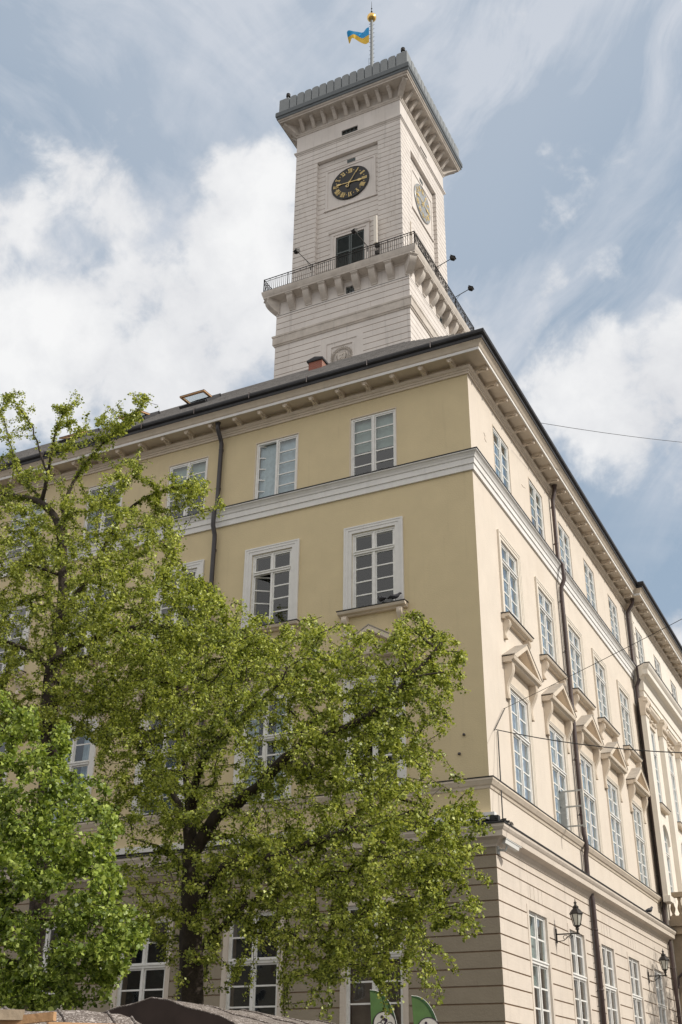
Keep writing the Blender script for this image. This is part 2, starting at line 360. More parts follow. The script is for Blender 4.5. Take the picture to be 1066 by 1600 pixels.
mb.side(prof, -.085, .085); mb.side([(-.0,.0),(0,-.03),(.56,-.03),(.56,0)], -.11, .11)
for zz_ in (-.04, -.10, -.155): mb.lathe([(.01,-.035),(.045,-.02),(.05,0),(.04,.025),(.01,.035)], (0, -.50, zz_), 8)
mb.box(-.035, .035, -.44, -.05, -.165, -.12)
brk = None
def put_bracket(face, u, o=0.04):
    global brk
    if brk is None: b = brk = mb.build('cornice_bracket', M_trim, HALL)
    else: b = brk.copy(); COL.objects.link(b); b.parent = HALL
    b.location = fpos(face, u, o, 23.198); b.rotation_euler = (0,0,FACES[face])
for k in range(26): put_bracket('L', -.42-1.025*k)
for k in range(21): put_bracket('R', .42+1.02*k)
for k in range(24): put_bracket('R', YS+.35+1.04*k, PO+.04)

# roof
IN = 5.; z0, z1 = 23.66, 28.15
A = (XE-.9, -.9, .9, YE+.9)
mb = MB()
def ring(i, z): return [(XE-.9+i, -.9+i, z), (.9-i, -.9+i, z), (.9-i, YE+.9-i, z), (XE-.9+i, YE+.9-i, z)]
a, b = ring(.04, z0), ring(IN, z1)
for k in range(4): mb.quad(a[k], a[(k+1) % 4], b[(k+1) % 4], b[k])
mb.quad(*b)
# raised tile rows so that the slope is not one smooth sheet
sl = (z1-z0)/(IN-.04)
for r in range(14):
    i = .1+r*.35
    zc = z0+(i-.04)*sl
    mb.add([(XE-.9+i, -.9+i, zc+.05), (.9-i, -.9+i, zc+.05), (.9-i-.34, -.9+i+.34, zc+.34*sl+.02), (XE-.9+i+.34, -.9+i+.34, zc+.34*sl+.02)], [(0,1,2,3)])
    mb.add([(XE-.9+i, -.9+i, zc), (.9-i, -.9+i, zc), (.9-i, -.9+i, zc+.05), (XE-.9+i, -.9+i, zc+.05)], [(0,1,2,3)])
ROOF = mb.build('roof', M_roof, HALL)
def ry(y): return z0+(y+.9-.04)*sl
# snow guards and gutter straps
mb = MB(); 
for k in range(14): mb.tube([(-.9-2.3*k, -.97, 23.5), (-.9-2.3*k, -.975, 23.74), (-.9-2.3*k, -.80, 23.80)], .012, 5)
mb.build('gutter_strap', M_pipeb, HALL)
# chimney
mb = MB(); mb.box(-7.60, -7.0, 3.0, 4.0, 26.0, 27.56); ch = mb.build('chimney', M_brick, HALL)
mb = MB(); mb.box(-7.66, -6.94, 2.94, 4.06, 27.56, 27.60); mb.prism([(-7.66,27.60),(-6.94,27.60),(-6.94,27.64),(-7.3,27.74),(-7.66,27.64)], lambda p, a: (p[0], a, p[1]), 2.93, 4.07); mb.build('chimney_cap', M_blk, ch)
# open roof windows
rw = None
for k, (x, yy, op) in enumerate(((-12.1, 1.75, 38), (-15.1, 1.75, 24), (-18.2, 1.75, 10))):
    mb = MB(); mb.box(-.62, .62, -.06, .06, -.05, .10); mb.box(-.62, .62, 1.24, 1.36, -.05, .10); mb.box(-.62, -.5, 0, 1.3, -.05, .1); mb.box(.5, .62, 0, 1.3, -.05, .1)
    mb.box(-.5, .5, .06, 1.24, -.03, -.01, 1)
    fr = mb.build('roof_window', [M_blk, M_dark], HALL, (x, yy, ry(yy)+.06)); fr.rotation_euler = (math.atan(sl), 0, 0)
    mb = MB(); mb.M = Matrix.Translation((0,.62,.06)) @ Matrix.Rotation(R_(-op), 4, 'X')
    for q in ((-.58,.58,-.6,-.5),(-.58,.58,.5,.6),(-.58,-.48,-.5,.5),(.48,.58,-.5,.5)): mb.box(q[0],q[1],q[2],q[3],.0,.05,0); mb.box(q[0],q[1],q[2],q[3],.053,.075,1)
    mb.build('sash', [M_woodb, M_blk], fr)
    mb = MB(); mb.M = Matrix.Translation((0,.62,.06)) @ Matrix.Rotation(R_(-op), 4, 'X'); mb.box(-.48,.48,-.5,.5,.02,.03); mb.build('pane', M_glass, fr)

# ---- windows
def bars(mb, x0, x1, z0, z1, rows, y, fw=.045, mw=.022):
    mb.box(x0, x1, y, y+.05, z0, z0+fw); mb.box(x0, x1, y, y+.05, z1-fw, z1)
    mb.box(x0, x0+fw, y+.002, y+.048, z0+fw, z1-fw); mb.box(x1-fw, x1, y+.002, y+.048, z0+fw, z1-fw)
    for r in range(1, rows):
        z = z0+fw+(z1-z0-2*fw)*r/rows; mb.box(x0+fw, x1-fw, y+.005, y+.04, z-mw, z+mw)
def win_frame(w, sections, openleft=False, y=.045):
    mb = MB(); gp = MB(); h = sections[-1][1]; ow = .07
    mb.box(-w/2, -w/2+ow, y-.02, y+.09, 0, h); mb.box(w/2-ow, w/2, y-.02, y+.09, 0, h)
    mb.box(-w/2+ow, w/2-ow, y-.02, y+.09, 0, .06); mb.box(-w/2+ow, w/2-ow, y-.02, y+.09, h-.07, h)
    for i, (a, b, rows) in enumerate(sections):
        if i > 0:                                          # transom bar with a little cornice
            mb.box(-w/2+ow, w/2-ow, y-.05, y+.09, a-.05, a+.05); mb.box(-w/2+ow, w/2-ow, y-.08, y-.05, a+.02, a+.06)
        lo = a+(.06 if i == 0 else .05); hi = b-(.07 if i == len(sections)-1 else .05)
        mb.box(-.035, .035, y-.035, y+.085, lo, hi)
        for s in (-1, 1):
            x0, x1 = (-w/2+ow, -.035) if s < 0 else (.035, w/2-ow)
            M0 = None
            if openleft and i == 0 and s < 0:
                M0 = Matrix.Translation((x0, y, 0)) @ Matrix.Rotation(R_(32), 4, 'Z') @ Matrix.Translation((-x0, -y, 0))
            mb.M = M0; gp.M = M0
            bars(mb, x0+.003, x1-.003, lo+.003, hi-.003, rows, y); gp.quad((x0+.04,y+.025,lo+.04),(x1-.04,y+.025,lo+.04),(x1-.04,y+.025,hi-.04),(x0+.04,y+.025,hi-.04))
            mb.M = None; gp.M = None
    return mb, gp
def curtain(kind, w, h, seed):
    rnd = random.Random(seed); mb = MB()
    if kind == 'blind_top':
        mb.box(-w/2+.08, w/2-.08, .19, .20, h*rnd.uniform(.45, .7), h-.06)
    elif kind in ('blind_all', 'net'):
        mb.box(-w/2+.08, w/2-.08, .19, .20, .1, h-.06)
    else:
        for s in (-1, 1):
            n = 12; wid = w*rnd.uniform(.16, .3); xs = [s*(w/2-.05)-s*wid*i/n for i in range(n+1)]
            for i in range(n):
                ya, yb = .24+.035*math.sin(i*1.9), .24+.035*math.sin((i+1)*1.9)
                mb.quad((xs[i],ya,.05),(xs[i+1],yb,.05),(xs[i+1],yb,h-.05),(xs[i],ya,h-.05))
    return mb
CUR = {'blind_top': M_curt2, 'blind_all': M_curt, 'drapes': M_curt, 'net': M_curtb}
SEC = {'g': [(0,2.85,5),(2.85,4.16,2)], 's': [(0,2.0,4),(2.0,3.33,2)], 't': [(0,2.03,4),(2.03,2.74,1)], 'u': [(0,2.46,5)]}
def console(mb, u, ztop, h, w, d, wob=1):
    n = 14; pts = [(0, ztop)]
    pts.append((d, ztop))
    for i in range(n+1):
        t = i/n; o = d*(1-t)**1.1*.72+.06+.05*math.sin(t*PI*2.2+.4)*wob; pts.append((max(.02, o), ztop-.06-(h-.06)*t))
    pts.append((0, ztop-h)); mb.side(pts, u-w/2, u+w/2)
    mb.side([(p[0]+.012, p[1]) if i not in (0, len(pts)-1) else p for i, p in enumerate(pts)], u-w*.18, u+w*.18)
PROTO = {}
def window(kind, variant, cur, face, u, white=True, extras=True, w=None, sec=None, zb=None, off=0., surmat=None):
    key = (kind, variant, cur, w, extras, surmat.name if surmat else '')
    w_ = w or ww[kind]; s_ = sec or SEC[kind]; zb_ = zb if zb is not None else zz[kind][0]; h = s_[-1][1]
    if key in PROTO: o = copy_tree(PROTO[key], HALL)
    else:
        f, g = win_frame(w_, s_, variant == 'open', -.045 if kind == 'g' else .045)
        o = f.build('window', M_wood, HALL); g.build('pane', M_glass, o)
        if cur: curtain(cur, w_, h, hash(kind+variant) % 99).build('curtain', CUR[cur], o)
        sm = surmat or M_white
        def frame_sur(b0, t, prj, z0=0., bottom=False):
            m = MB(); a = w_/2
            for (e0, e1, p) in ((0, .45, prj*.55), (.45, .8, prj*.8), (.8, 1., prj)):
                x0, x1 = a+b0*e0, a+b0*e1
                m.box(-x1, -x0, -p, -.002, z0, h+t*e1); m.box(x0, x1, -p, -.002, z0, h+t*e1); m.box(-x0, x0, -p, -.002, h+t*e0, h+t*e1)
            m.build('surround', sm, o)
        if extras and kind == 't':
            frame_sur(.27, .24, .07)
            m = MB(); m.side([(0,-.16),(.12,-.16),(.14,-.12),(.24,-.10),(.27,-.05),(.27,-.01),(0,-.01)], -w_/2-.38, w_/2+.38)
            m.side([(0,-.008),(.30,-.008),(.30,.014),(0,.03)], -w_/2-.40, w_/2+.40, 1); m.build('sill', [M_trim, M_blk], o)
            for sgn in (-1, 1):
                m = MB(); console(m, sgn*(w_/2+.17), -.165, .62, .17, .19); m.build('sill_console', M_trim, o)
        if extras and kind == 's':
            frame_sur(.2, .12, .06)
            m = MB(); m.box(-w_/2-.1, w_/2+.1, -.05, -.002, h+.125, h+.62); m.build('frieze', M_trim, o)
            for sgn in (-1, 1):
                m = MB(); console(m, sgn*(w_/2+.30), h+.62, 1.1, .21, .27); m.build('bracket', M_trim, o)
            m = MB(); zb2 = h+.62; W_ = w_/2+.52
            m.side([(0,zb2),(.28,zb2),(.30,zb2+.05),(.37,zb2+.07),(.39,zb2+.13),(.39,zb2+.17),(0,zb2+.17)], -W_, W_)
            zp = zb2+.172; ap = .80
            m.face([(-W_+.12, zp),(W_-.12, zp),(0, zp+ap-.16)], -.08, -.002)
            th = .15
            for sgn in (-1, 1):                           # raking mouldings
                for (e, p0) in ((0., .40), (.05, .33)):
                    m.face([(sgn*W_, zp+.0-e*0), (sgn*(W_-.26), zp), (0, zp+ap-th-e), (0, zp+ap-e*1.1), (sgn*W_, zp+.02)], -p0, -.001)
            m.face([(-W_-.03, zp+.022),(0, zp+ap+.004),(W_+.03, zp+.022),(W_+.03, zp+.045),(0, zp+ap+.035),(-W_-.03, zp+.045)], -.42, -.0, 1)
            m.build('pediment', [M_trim, M_cement], o)
        if extras and kind == 'u':
            m = MB(); a = w_/2
            m.box(-a-.03, -a, -.012, -.001, 0, h+.03); m.box(a, a+.03, -.012, -.001, 0, h+.03); m.box(-a, a, -.012, -.001, h, h+.03); m.build('surround', M_trim, o)
        if extras and kind == 'g':
            m = MB(); a = w_/2
            m.box(-a-.13, -a+.02, -.135, -.04, 0, h+.12); m.box(a-.02, a+.13, -.135, -.04, 0, h+.12); m.box(-a+.02, a-.02, -.135, -.04, h-.02, h+.12); m.build('surround', M_rus, o)
            m = MB(); m.side([(0,-.2),(.2,-.2),(.24,-.08),(.24,0),(0,.02)], -a-.2, a+.2); m.build('sill', M_rus, o)
        PROTO[key] = o
    o.location = fpos(face, u, off, zb_); o.rotation_euler = (0,0,FACES[face])
    return o
for i, c in enumerate(LC):
    window('u', 'open' if i == 1 else 'shut', 'blind_all' if i in (1,) else 'blind_top' if i in (0, 4) else ('drapes' if i % 2 else 'blind_top'), 'L', c)
    window('t', 'open' if i == 1 else 'shut', 'net' if i == 2 else None, 'L', c)
    window('s', 'shut', 'drapes' if i % 2 else None, 'L', c)
    window('g', 'shut', 'net' if i in (0, 3) else None, 'L', c)
for i, c in enumerate(RC):
    window('u', 'shut', 'blind_all' if i != 1 else 'blind_top', 'R', c)
    window('t', 'shut', 'blind_all', 'R', c, w=wwR['t'], surmat=M_trimR)
    window('s', 'shut', 'blind_all', 'R', c, w=wwR['s'], surmat=M_trimR)
    window('g', 'shut', 'net' if i else 'blind_top', 'R', c)
for i, c in enumerate(SC):
    window('u', 'shut', 'drapes', 'R', c, w=1.5, sec=[(0,2.1,4)], zb=20.0, off=PO)
    window('t', 'shut', 'blind_all', 'R', c, extras=False, w=1.5, sec=[(0,2.5,4),(2.5,3.6,1)], zb=13.6, off=PO)
    window('s', 'shut', 'blind_all', 'R', c, extras=False, w=1.5, sec=[(0,2.0,3),(2.0,3.25,2)], zb=9.5, off=PO)
    # arch head over the tall window, with moulding
    m = MB(); r = .75; zc = 12.75-r; n = 12
    for sgn in (-1, 1):
        pts = [(sgn*r, zc), (sgn*r, 12.76), (0, 12.76)]+[(sgn*r*math.sin(R_(90)*k/n), zc+r*math.cos(R_(90)*k/n)) for k in range(n+1)]
        m.face(pts, -.004, .09)
    for k in range(2*n):
        a0, a1 = PI*k/(2*n), PI*(k+1)/(2*n)
        m.face([(.78*math.cos(a0), zc+.78*math.sin(a0)), (.95*math.cos(a0), zc+.95*math.sin(a0)), (.95*math.cos(a1), zc+.95*math.sin(a1)), (.78*math.cos(a1), zc+.78*math.sin(a1))], -.08, -.004)
    m.build('arch_moulding', M_ris, HALL, fpos('R', c, PO, 0), PI/2)
    m = MB(); m.side([(0,-.02),(.2,-.02),(.25,.06),(.25,.12),(0,.12)], -.95, .95); m.side([(0,.122),(.28,.122),(.28,.15),(0,.16)], -.97, .97, 1)
    m.build('window_ledge', [M_trim, M_blk], HALL, fpos('R', c, PO, 13.42), PI/2)
    m = MB(); m.face([(-.9,17.25),(.9,17.25),(.9,17.75),(-.9,17.75)], -.06, -.002); m.side([(0,17.75),(.2,17.75),(.3,17.88),(.3,17.95),(0,17.95)], -1.05, 1.05)
    for q in range(9): m.lathe([(.02,-.06),(.09,-.03),(.1,.03),(.02,.07)], (-.8+.2*q, -.07, 17.5+.05*math.sin(q*2)), 8)
    m.build('window_hood', M_trim, HALL, fpos('R', c, PO, 0), PI/2)
# pilasters on the projecting middle section
for k in range(7):
    c = SC[0]-2.075+4.15*k+(.42 if k == 0 else 0); w_ = .42 if k else .34
    m = MB(); m.box(c-w_, c+w_, -PO-.22, -PO-.002, 9.45, 17.3)
    m.side([(PO,9.2),(PO+.3,9.2),(PO+.3,9.45),(PO,9.45)], c-w_-.05, c+w_+.05)
    m.build('pilaster', M_ris, HALL, rz=PI/2)
    m = MB(); m.side([(PO,17.3),(PO+.26,17.3),(PO+.26,17.38),(PO+.24,17.4),(PO+.28,17.7),(PO+.36,17.98),(PO+.38,18.1),(PO,18.1)], c-w_-.06, c+w_+.06)
    for q in range(5): m.lathe([(.01,-.12),(.07,-.06),(.09,.02),(.05,.1),(.01,.13)], (c-w_+.1+q*(2*w_-.2)/4, -PO-.29-.02*(q % 2), 17.6), 8)
    for sgn in (-1, 1):
        m.tube([(c+sgn*w_, -PO-.20, 17.95), (c+sgn*w_, -PO-.40, 17.95)], .09, 10)
    m.build('pilaster_capital', M_trim, HALL, rz=PI/2)
PR = [(PO-.24,YS,1,-1),(PO,YS,1,-1),(PO,47,1,0)]
sweep('entablature', [(0,18.1),(.12,18.1),(.12,18.35),(.17,18.35),(.17,18.6),(.22,18.62),(.22,19.08),(.27,19.12),(.34,19.22),(.52,19.26),(.54,19.28),(.54,19.5),(.58,19.54),(.64,19.62),(.67,19.7),(.67,19.735),(0,19.74)], PR, HALL, M_ris)
sweep('entablature_flashing', [(0,19.738),(.69,19.738),(.70,19.77),(0,19.82)], PR, HALL, M_blk)
# wall bands beside the pipe at the top storey
m = MB()
for z in (20.4, 21.0, 21.6, 22.2): m.box(YS+.05, YS+.42, -PO-.03, -PO-.002, z, z+.5)
m.build('quoin', M_ris, HALL, rz=PI/2)

# ---- portico with balcony
def portico():
    x1, ya, yb = 3.1, 22.0, 36.
    m = MB()
    # side wall with arched opening, facing -y ; local u = x
    cx, r, zs = 1.72, 1.22, 5.1; n = 16
    def spandrel(y0, y1):
        top = 8.0
        m.box(.27, cx-r, y0, y1, 0, zs); m.box(cx+r, x1, y0, y1, 0, zs)
        for k in range(n):
            a0, a1 = PI*k/n, PI*(k+1)/n
            p = [(cx+r*math.cos(a0), zs+r*math.sin(a0)), (cx+r*math.cos(a1), zs+r*math.sin(a1))]
            m.prism([p[0], p[1], (p[1][0], top), (p[0][0], top)], lambda q, a: (q[0], a, q[1]), y0, y1)
        m.box(.27, cx-r, y0, y1, zs, top); m.box(cx+r, x1, y0, y1, zs, top)
    spandrel(ya, ya+.6); spandrel(yb-.6, yb)
    for a, b in ((ya+.6, ya+1.4), (25.2, 26.2), (31.8, 32.8), (yb-1.4, yb-.6)): m.box(x1-.6, x1, a, b, 0, 8.0)
    m.box(x1-.6, x1, ya+1.4, yb-1.4, 7.0, 8.0)
    m.build('portico', M_stone, HALL)
    m = MB()
    for k in range(n):                                     # archivolt
        a0, a1 = PI*k/n, PI*(k+1)/n
        m.prism([(cx+r*math.cos(a0), zs+r*math.sin(a0)), (cx+(r+.3)*math.cos(a0), zs+(r+.3)*math.sin(a0)), (cx+(r+.3)*math.cos(a1), zs+(r+.3)*math.sin(a1)), (cx+r*math.cos(a1), zs+r*math.sin(a1))], lambda q, a: (q[0], a, q[1]), ya-.07, ya-.002)
    m.box(.27, cx-r, ya-.1, ya-.002, zs-.25, zs-.002); m.build('archivolt', M_stone, HALL)
    m = MB(); m.box(.27, x1+.2, ya-.2, yb+.2, 8.003, 8.3); m.box(.27, x1+.32, ya-.32, yb+.32, 8.303, 8.55); m.box(.27, x1+.1, ya-.1, yb+.1, 8.553, 8.62); B = m.build('balcony', M_stone, HALL)
    m = MB()
    zt = 9.5
    for (a, b, c, d) in ((.3, x1+.08, ya-.08, ya+.22), (x1-.2, x1+.08, ya+.22, yb-.22), (.3, x1+.08, yb-.22, yb+.08)):
        m.box(a, b, c, d, zt, zt+.2); m.box(a, b, c, d, 8.623, 8.75)
    m.box(x1-.28, x1+.1, ya-.1, ya+.3, 8.62, zt+.22)
    m.build('balustrade', M_stone, B)
    prof = [(.08,0),(.08,.05),(.05,.09),(.10,.24),(.11,.32),(.06,.50),(.05,.60),(.08,.68),(.08,.75)]
    bal = None
    spots = [(.42+.30*k, ya+.07) for k in range(8)]+[(x1-.06, ya+.55+.36*k) for k in range(36)]
    for (bx, by) in spots:
        if bal is None:
            q = MB(); q.lathe(prof, n=10); bal = q.build('baluster', M_stone, B, smooth=True); o = bal
        else: o = bal.copy(); COL.objects.link(o); o.parent = B
        o.location = (bx, by, 8.75)
portico()

# ---- downpipes
def pipe(face, u, mat_, off=0., zt=23.3, name='downpipe', ot=.46):
    m = MB(); P = lambda o, z, du=0: fpos(face, u+du, o+off, z)
    m.tube([P(ot, zt), P(ot, zt-.30), P(ot*.92, zt-.38), P(.12+ot*.13, zt-.72), P(.14, zt-.82), P(.14, 20.0), P(.30, 19.7), P(.30, 19.1), P(.16, 18.8), P(.15, 18.6), P(.15, 9.7), P(.20, 9.4), P(.20, 9.2), P(.15, 9.0), P(.15, 8.3), P(.24, 7.5), P(.24, .2)], .08, 12)
    m.lathe([(.075,0),(.115,.16),(.115,.2)], P(ot, zt-.24), 12)
    for z in (22.2, 20.6, 18.2, 16.2, 14.2, 12.2, 10.3): m.lathe([(.078,0),(.09,.01),(.09,.06),(.078,.07)], P(.13, z), 12); m.tube([P(.0, z+.03), P(.13, z+.03)], .018, 5)
    for z in (6.6, 4.8, 3.0, 1.2): m.lathe([(.078,0),(.09,.01),(.09,.06),(.078,.07)], P(.24, z), 12); m.tube([P(.1, z+.03), P(.24, z+.03)], .018, 5)
    m.build(name, mat_, HALL, smooth=True)
pipe('L', -9.36, M_pipe); pipe('L', -20.5, M_pipe)
pipe('R', 9.12, M_pipeb, ot=.26); pipe('R', 21.45, M_pipeb)
m = MB(); m.tube([(.2, 8.93, .6), (.2, 8.93, 7.6)], .018, 5)
for z in [k*.42+1. for k in range(15)]: m.tube([(.10, 8.93, z), (.2, 8.93, z), (.215, 8.93, z+.2)], .012, 4)
m.build('lightning_conductor', M_pipe, HALL)
m = MB(); m.tube([(.08, 9.0, 8.4), (.08, 9.0, 19)], .014, 5); m.build('lightning_conductor', M_pipe, HALL)
m = MB(); m.tube([(.08, 21.3, 8.4), (.08, 21.3, 22.6)], .02, 5); m.build('lightning_conductor', M_pipe, HALL)
m = MB(); m.tube([(.75, 21.9, 6.7), (.35, 21.75, 6.3), (.35, 21.6, 5.9)], .05, 8); m.build('pipe_branch', M_pipeb, HALL)
for pts_ in ([(756,676),(758,681),(757.5,686),(760,691)],[(815,757),(818,761),(821,763)]):
    m = MB(); m.tube([tuple(at(x, y, 0, .004)) for x, y in pts_], .007, 4); m.build('wall_crack', M_joint, HALL)
for px, py in ((718.5, 1178), (725.5, 1148)):
    q = aty(px, py, 0); m = MB(); m.lathe([(.03,-.03),(.045,-.012),(.045,.012),(.03,.03)], (0, -.03, 0), 8); m.build('wall_fixing', M_pipe, HALL, (q.x, 0, q.z))

# ================================================================== CLOCK TOWER
TX, TY = -9.56, 17.76; W = 7.5; H = W/2
TOW = empty('clock_tower', (TX-H, TY+H, 0))
tag(TOW, 'square white limewashed clock tower with corbelled balcony and grey metal parapet above the roof', 'tower')
LO = .6
def on_faces(fn, name, mats, ks=(0,1,2,3), smooth=False):
    r = []
    for k in ks:
        m = MB(); fn(m, k); r.append(m.build(name, mats, TOW, rz=k*PI/2, smooth=smooth))
    return r
def rnd_joints(z0, z1, u0, u1, seed):
    rn = random.Random(seed); out = []
    for _ in range(2):
        if rn.random() < .6:
            u = rn.uniform(u0+.3, u1-.3); out.append((u-.008, u+.008, z0, z1))
    return out
# lower shaft
HL = H+LO
def low(m, k):
    z = 26.; pitch = .42; win = (.30, .88, 43.48, 44.02); pan = (-1.30, 1.42, 37.0, 40.62)
    m.panel(-HL+.024, HL-.024, 0, 43.4, -HL+.024, -HL+.2, [pan], mi=1)
    while z < 43.4:
        g0, g1 = z+.021, min(z+pitch, 43.4)-.021
        if not (41.05 < g0 and g1 < 41.9):
            m.panel(-HL, HL, g0, g1, -HL, -HL+.024, [pan] if g0 < 40.62 and g1 > 37 else rnd_joints(g0, g1, -HL, HL, int(z*50)+k), edges='tb')
        z += pitch
    m.panel(-HL, HL, 43.4+.016, 45.0, -HL, -HL+.3, [win])
on_faces(low, 'lower_shaft', [M_tow, M_joint])
m = MB(); q = HL-.25; m.box(-q, q, -q, q, 0, 43.4); m.build('shaft_core', M_joint, TOW)
m = MB(); q = HL-.3; m.box(-q, q, -q, q, 43.45, 44.9); m.build('shaft_core', M_dark, TOW)
def ringprof(prof, name, mats, base, ks=4):               # square moulding
    m = MB(); n = len(prof)
    for k in range(4):
        ca, sa = math.cos(k*PI/2), math.sin(k*PI/2)
        for i in range(n-1):
            (o0, a0), (o1, a1) = prof[i], prof[i+1]
            pts = [(-(base+o0), -(base+o0), a0), (base+o0, -(base+o0), a0), (base+o1, -(base+o1), a1), (-(base+o1), -(base+o1), a1)]
            m.quad(*[(x*ca-y*sa, x*sa+y*ca, z) for x, y, z in pts])
    return m.build(name, mats, TOW)
ringprof([(-.05,41.1),(.06,41.1),(.08,41.18),(.13,41.2),(.13,41.68),(.17,41.72),(.18,41.82),(-.05,41.86)], 'string_course', M_towd, HL)
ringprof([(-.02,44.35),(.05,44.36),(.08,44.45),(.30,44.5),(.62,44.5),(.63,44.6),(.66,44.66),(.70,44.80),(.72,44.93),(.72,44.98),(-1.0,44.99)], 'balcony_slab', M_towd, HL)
def corb(m, u, w, top, h, d, base):
    pts = [(-.02, top), (d, top), (d, top-.10), (d-.04, top-.13)]
    n = 10
    for i in range(n+1):
        t = i/n; pts.append((.07+(d-.13)*(1-t**1.8), top-.16-(h-.2)*t))
    pts += [(.05, top-h-.04), (-.02, top-h-.04)]
    m.side([(base+o, z) for o, z in pts], u-w/2, u+w/2)
    m.side([(base, top), (base+d+.04, top), (base+d+.04, top-.07), (base, top-.07)], u-w/2-.04, u+w/2+.04)
cp = None
def place_copies(build, spots, name, mats):
    o0 = None
    for k in range(4):
        for u in spots:
            if o0 is None: mm = MB(); build(mm); o0 = mm.build(name, mats, TOW); o = o0
            else: o = o0.copy(); COL.objects.link(o); o.parent = TOW
            a = k*PI/2; o.location = (u*math.cos(a), u*math.sin(a), 0); o.rotation_euler = (0,0,a)
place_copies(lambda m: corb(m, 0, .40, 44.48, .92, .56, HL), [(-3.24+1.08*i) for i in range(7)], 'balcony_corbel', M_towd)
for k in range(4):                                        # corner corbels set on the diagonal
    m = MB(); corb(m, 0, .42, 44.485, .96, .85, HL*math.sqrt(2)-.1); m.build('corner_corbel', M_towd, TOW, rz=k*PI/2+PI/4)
# lower panel with medallion
def panl(m, k):
    m.panel(-1.30, 1.42, 37.0, 40.62, -HL+.002, -HL+.12, [(-.92, 1.02, 37.6, 40.2)], edges='')
    m.panel(-.92, 1.02, 37.6, 40.2, -HL+.05, -HL+.2, [(-.62, .72, 38.3, 39.92)])
    m.quad((-.62,-HL+.12,38.3),(.72,-HL+.12,38.3),(.72,-HL+.12,39.92),(-.62,-HL+.12,39.92))
on_faces(panl, 'medallion_panel', M_tow)
def medal(m, k):
    cx, cz, y = .05, 39.1, -HL+.08
    for i in range(30):                                   # wreath of leaves
        a = 2*PI*i/30
        for rr, off in ((.64, 0), (.54, .1)):
            ca, sa = math.cos(a+off), math.sin(a+off)
            m.tube([(cx+rr*ca, y, cz+rr*sa), (cx+(rr+.03)*math.cos(a+off+.12), y-.05, cz+(rr+.03)*math.sin(a+off+.12)), (cx+rr*math.cos(a+off+.25), y, cz+rr*math.sin(a+off+.25))], [.02,.045,.012], 5)
    m.face([(cx-.26,cz+.28),(cx+.26,cz+.28),(cx+.27,cz-.05),(cx+.12,cz-.3),(cx,cz-.36),(cx-.12,cz-.3),(cx-.27,cz-.05)], y-.05, y+.04)
    for p in ([(-.14,-.2),(-.02,-.05),(.08,.08),(.12,.2)], [(.02,-.22),(.0,-.08),(.06,.02)], [(-.12,.12),(.0,.05),(.1,.1)], [(.12,-.15),(.05,0)]):
        m.tube([(cx+a, y-.06, cz+b) for a, b in p], [.035]*len(p), 6)
    for i in range(-2, 3): m.tube([(cx+i*.09, y-.03, cz+.30), (cx+i*.10, y-.05, cz+.42)], [.035,.012], 6)
    for sgn in (-1, 1): m.tube([(cx+sgn*.33, y, cz-.25), (cx+sgn*.38, y-.04, cz), (cx+sgn*.32, y-.03, cz+.25), (cx+sgn*.26, y, cz+.33)], [.04,.06,.05,.02], 6)
on_faces(medal, 'medallion', M_towd, ks=(0,1))
def lowwin(m, k):
    m.box(.33, .85, -HL+.10, -HL+.13, 43.5, 44.0, 1)
    for u in (.31, .58, .83): m.box(u, u+.03, -HL+.06, -HL+.10, 43.48, 44.02, 0)
    m.box(.30, .88, -HL+.055, -HL+.095, 43.72, 43.75, 0)
on_faces(lowwin, 'small_window', [M_shut, M_glass])
# railing
def rail(m, k):
    Hr = HL+.62; zt = 45.98; y = -Hr
    for z, r in ((zt, .028), (zt-.15, .018), (45.08, .02)): m.tube([(-Hr, y, z), (Hr, y, z)], r, 6)
    n = 72
    for i in range(n+1):
        u = -Hr+2*Hr*i/n
        m.box(u-.011, u+.011, y-.011, y+.011, 45.0, zt-.15 if i % 3 else zt)
        if k % 2 == 1 and i % 3 == 0 and i < n:
            d = 2*Hr/n*3; m.tube([(u, y, 45.1), (u+d, y, 45.8)], .014, 4); m.tube([(u, y, 45.8), (u+d, y, 45.1)], .014, 4)
    for i in range(0, 7):
        u = -Hr+2*Hr*i/6; m.box(u-.022, u+.022, y-.022, y+.022, 44.98, zt+.03)
on_faces(rail, 'railing', M_iron)
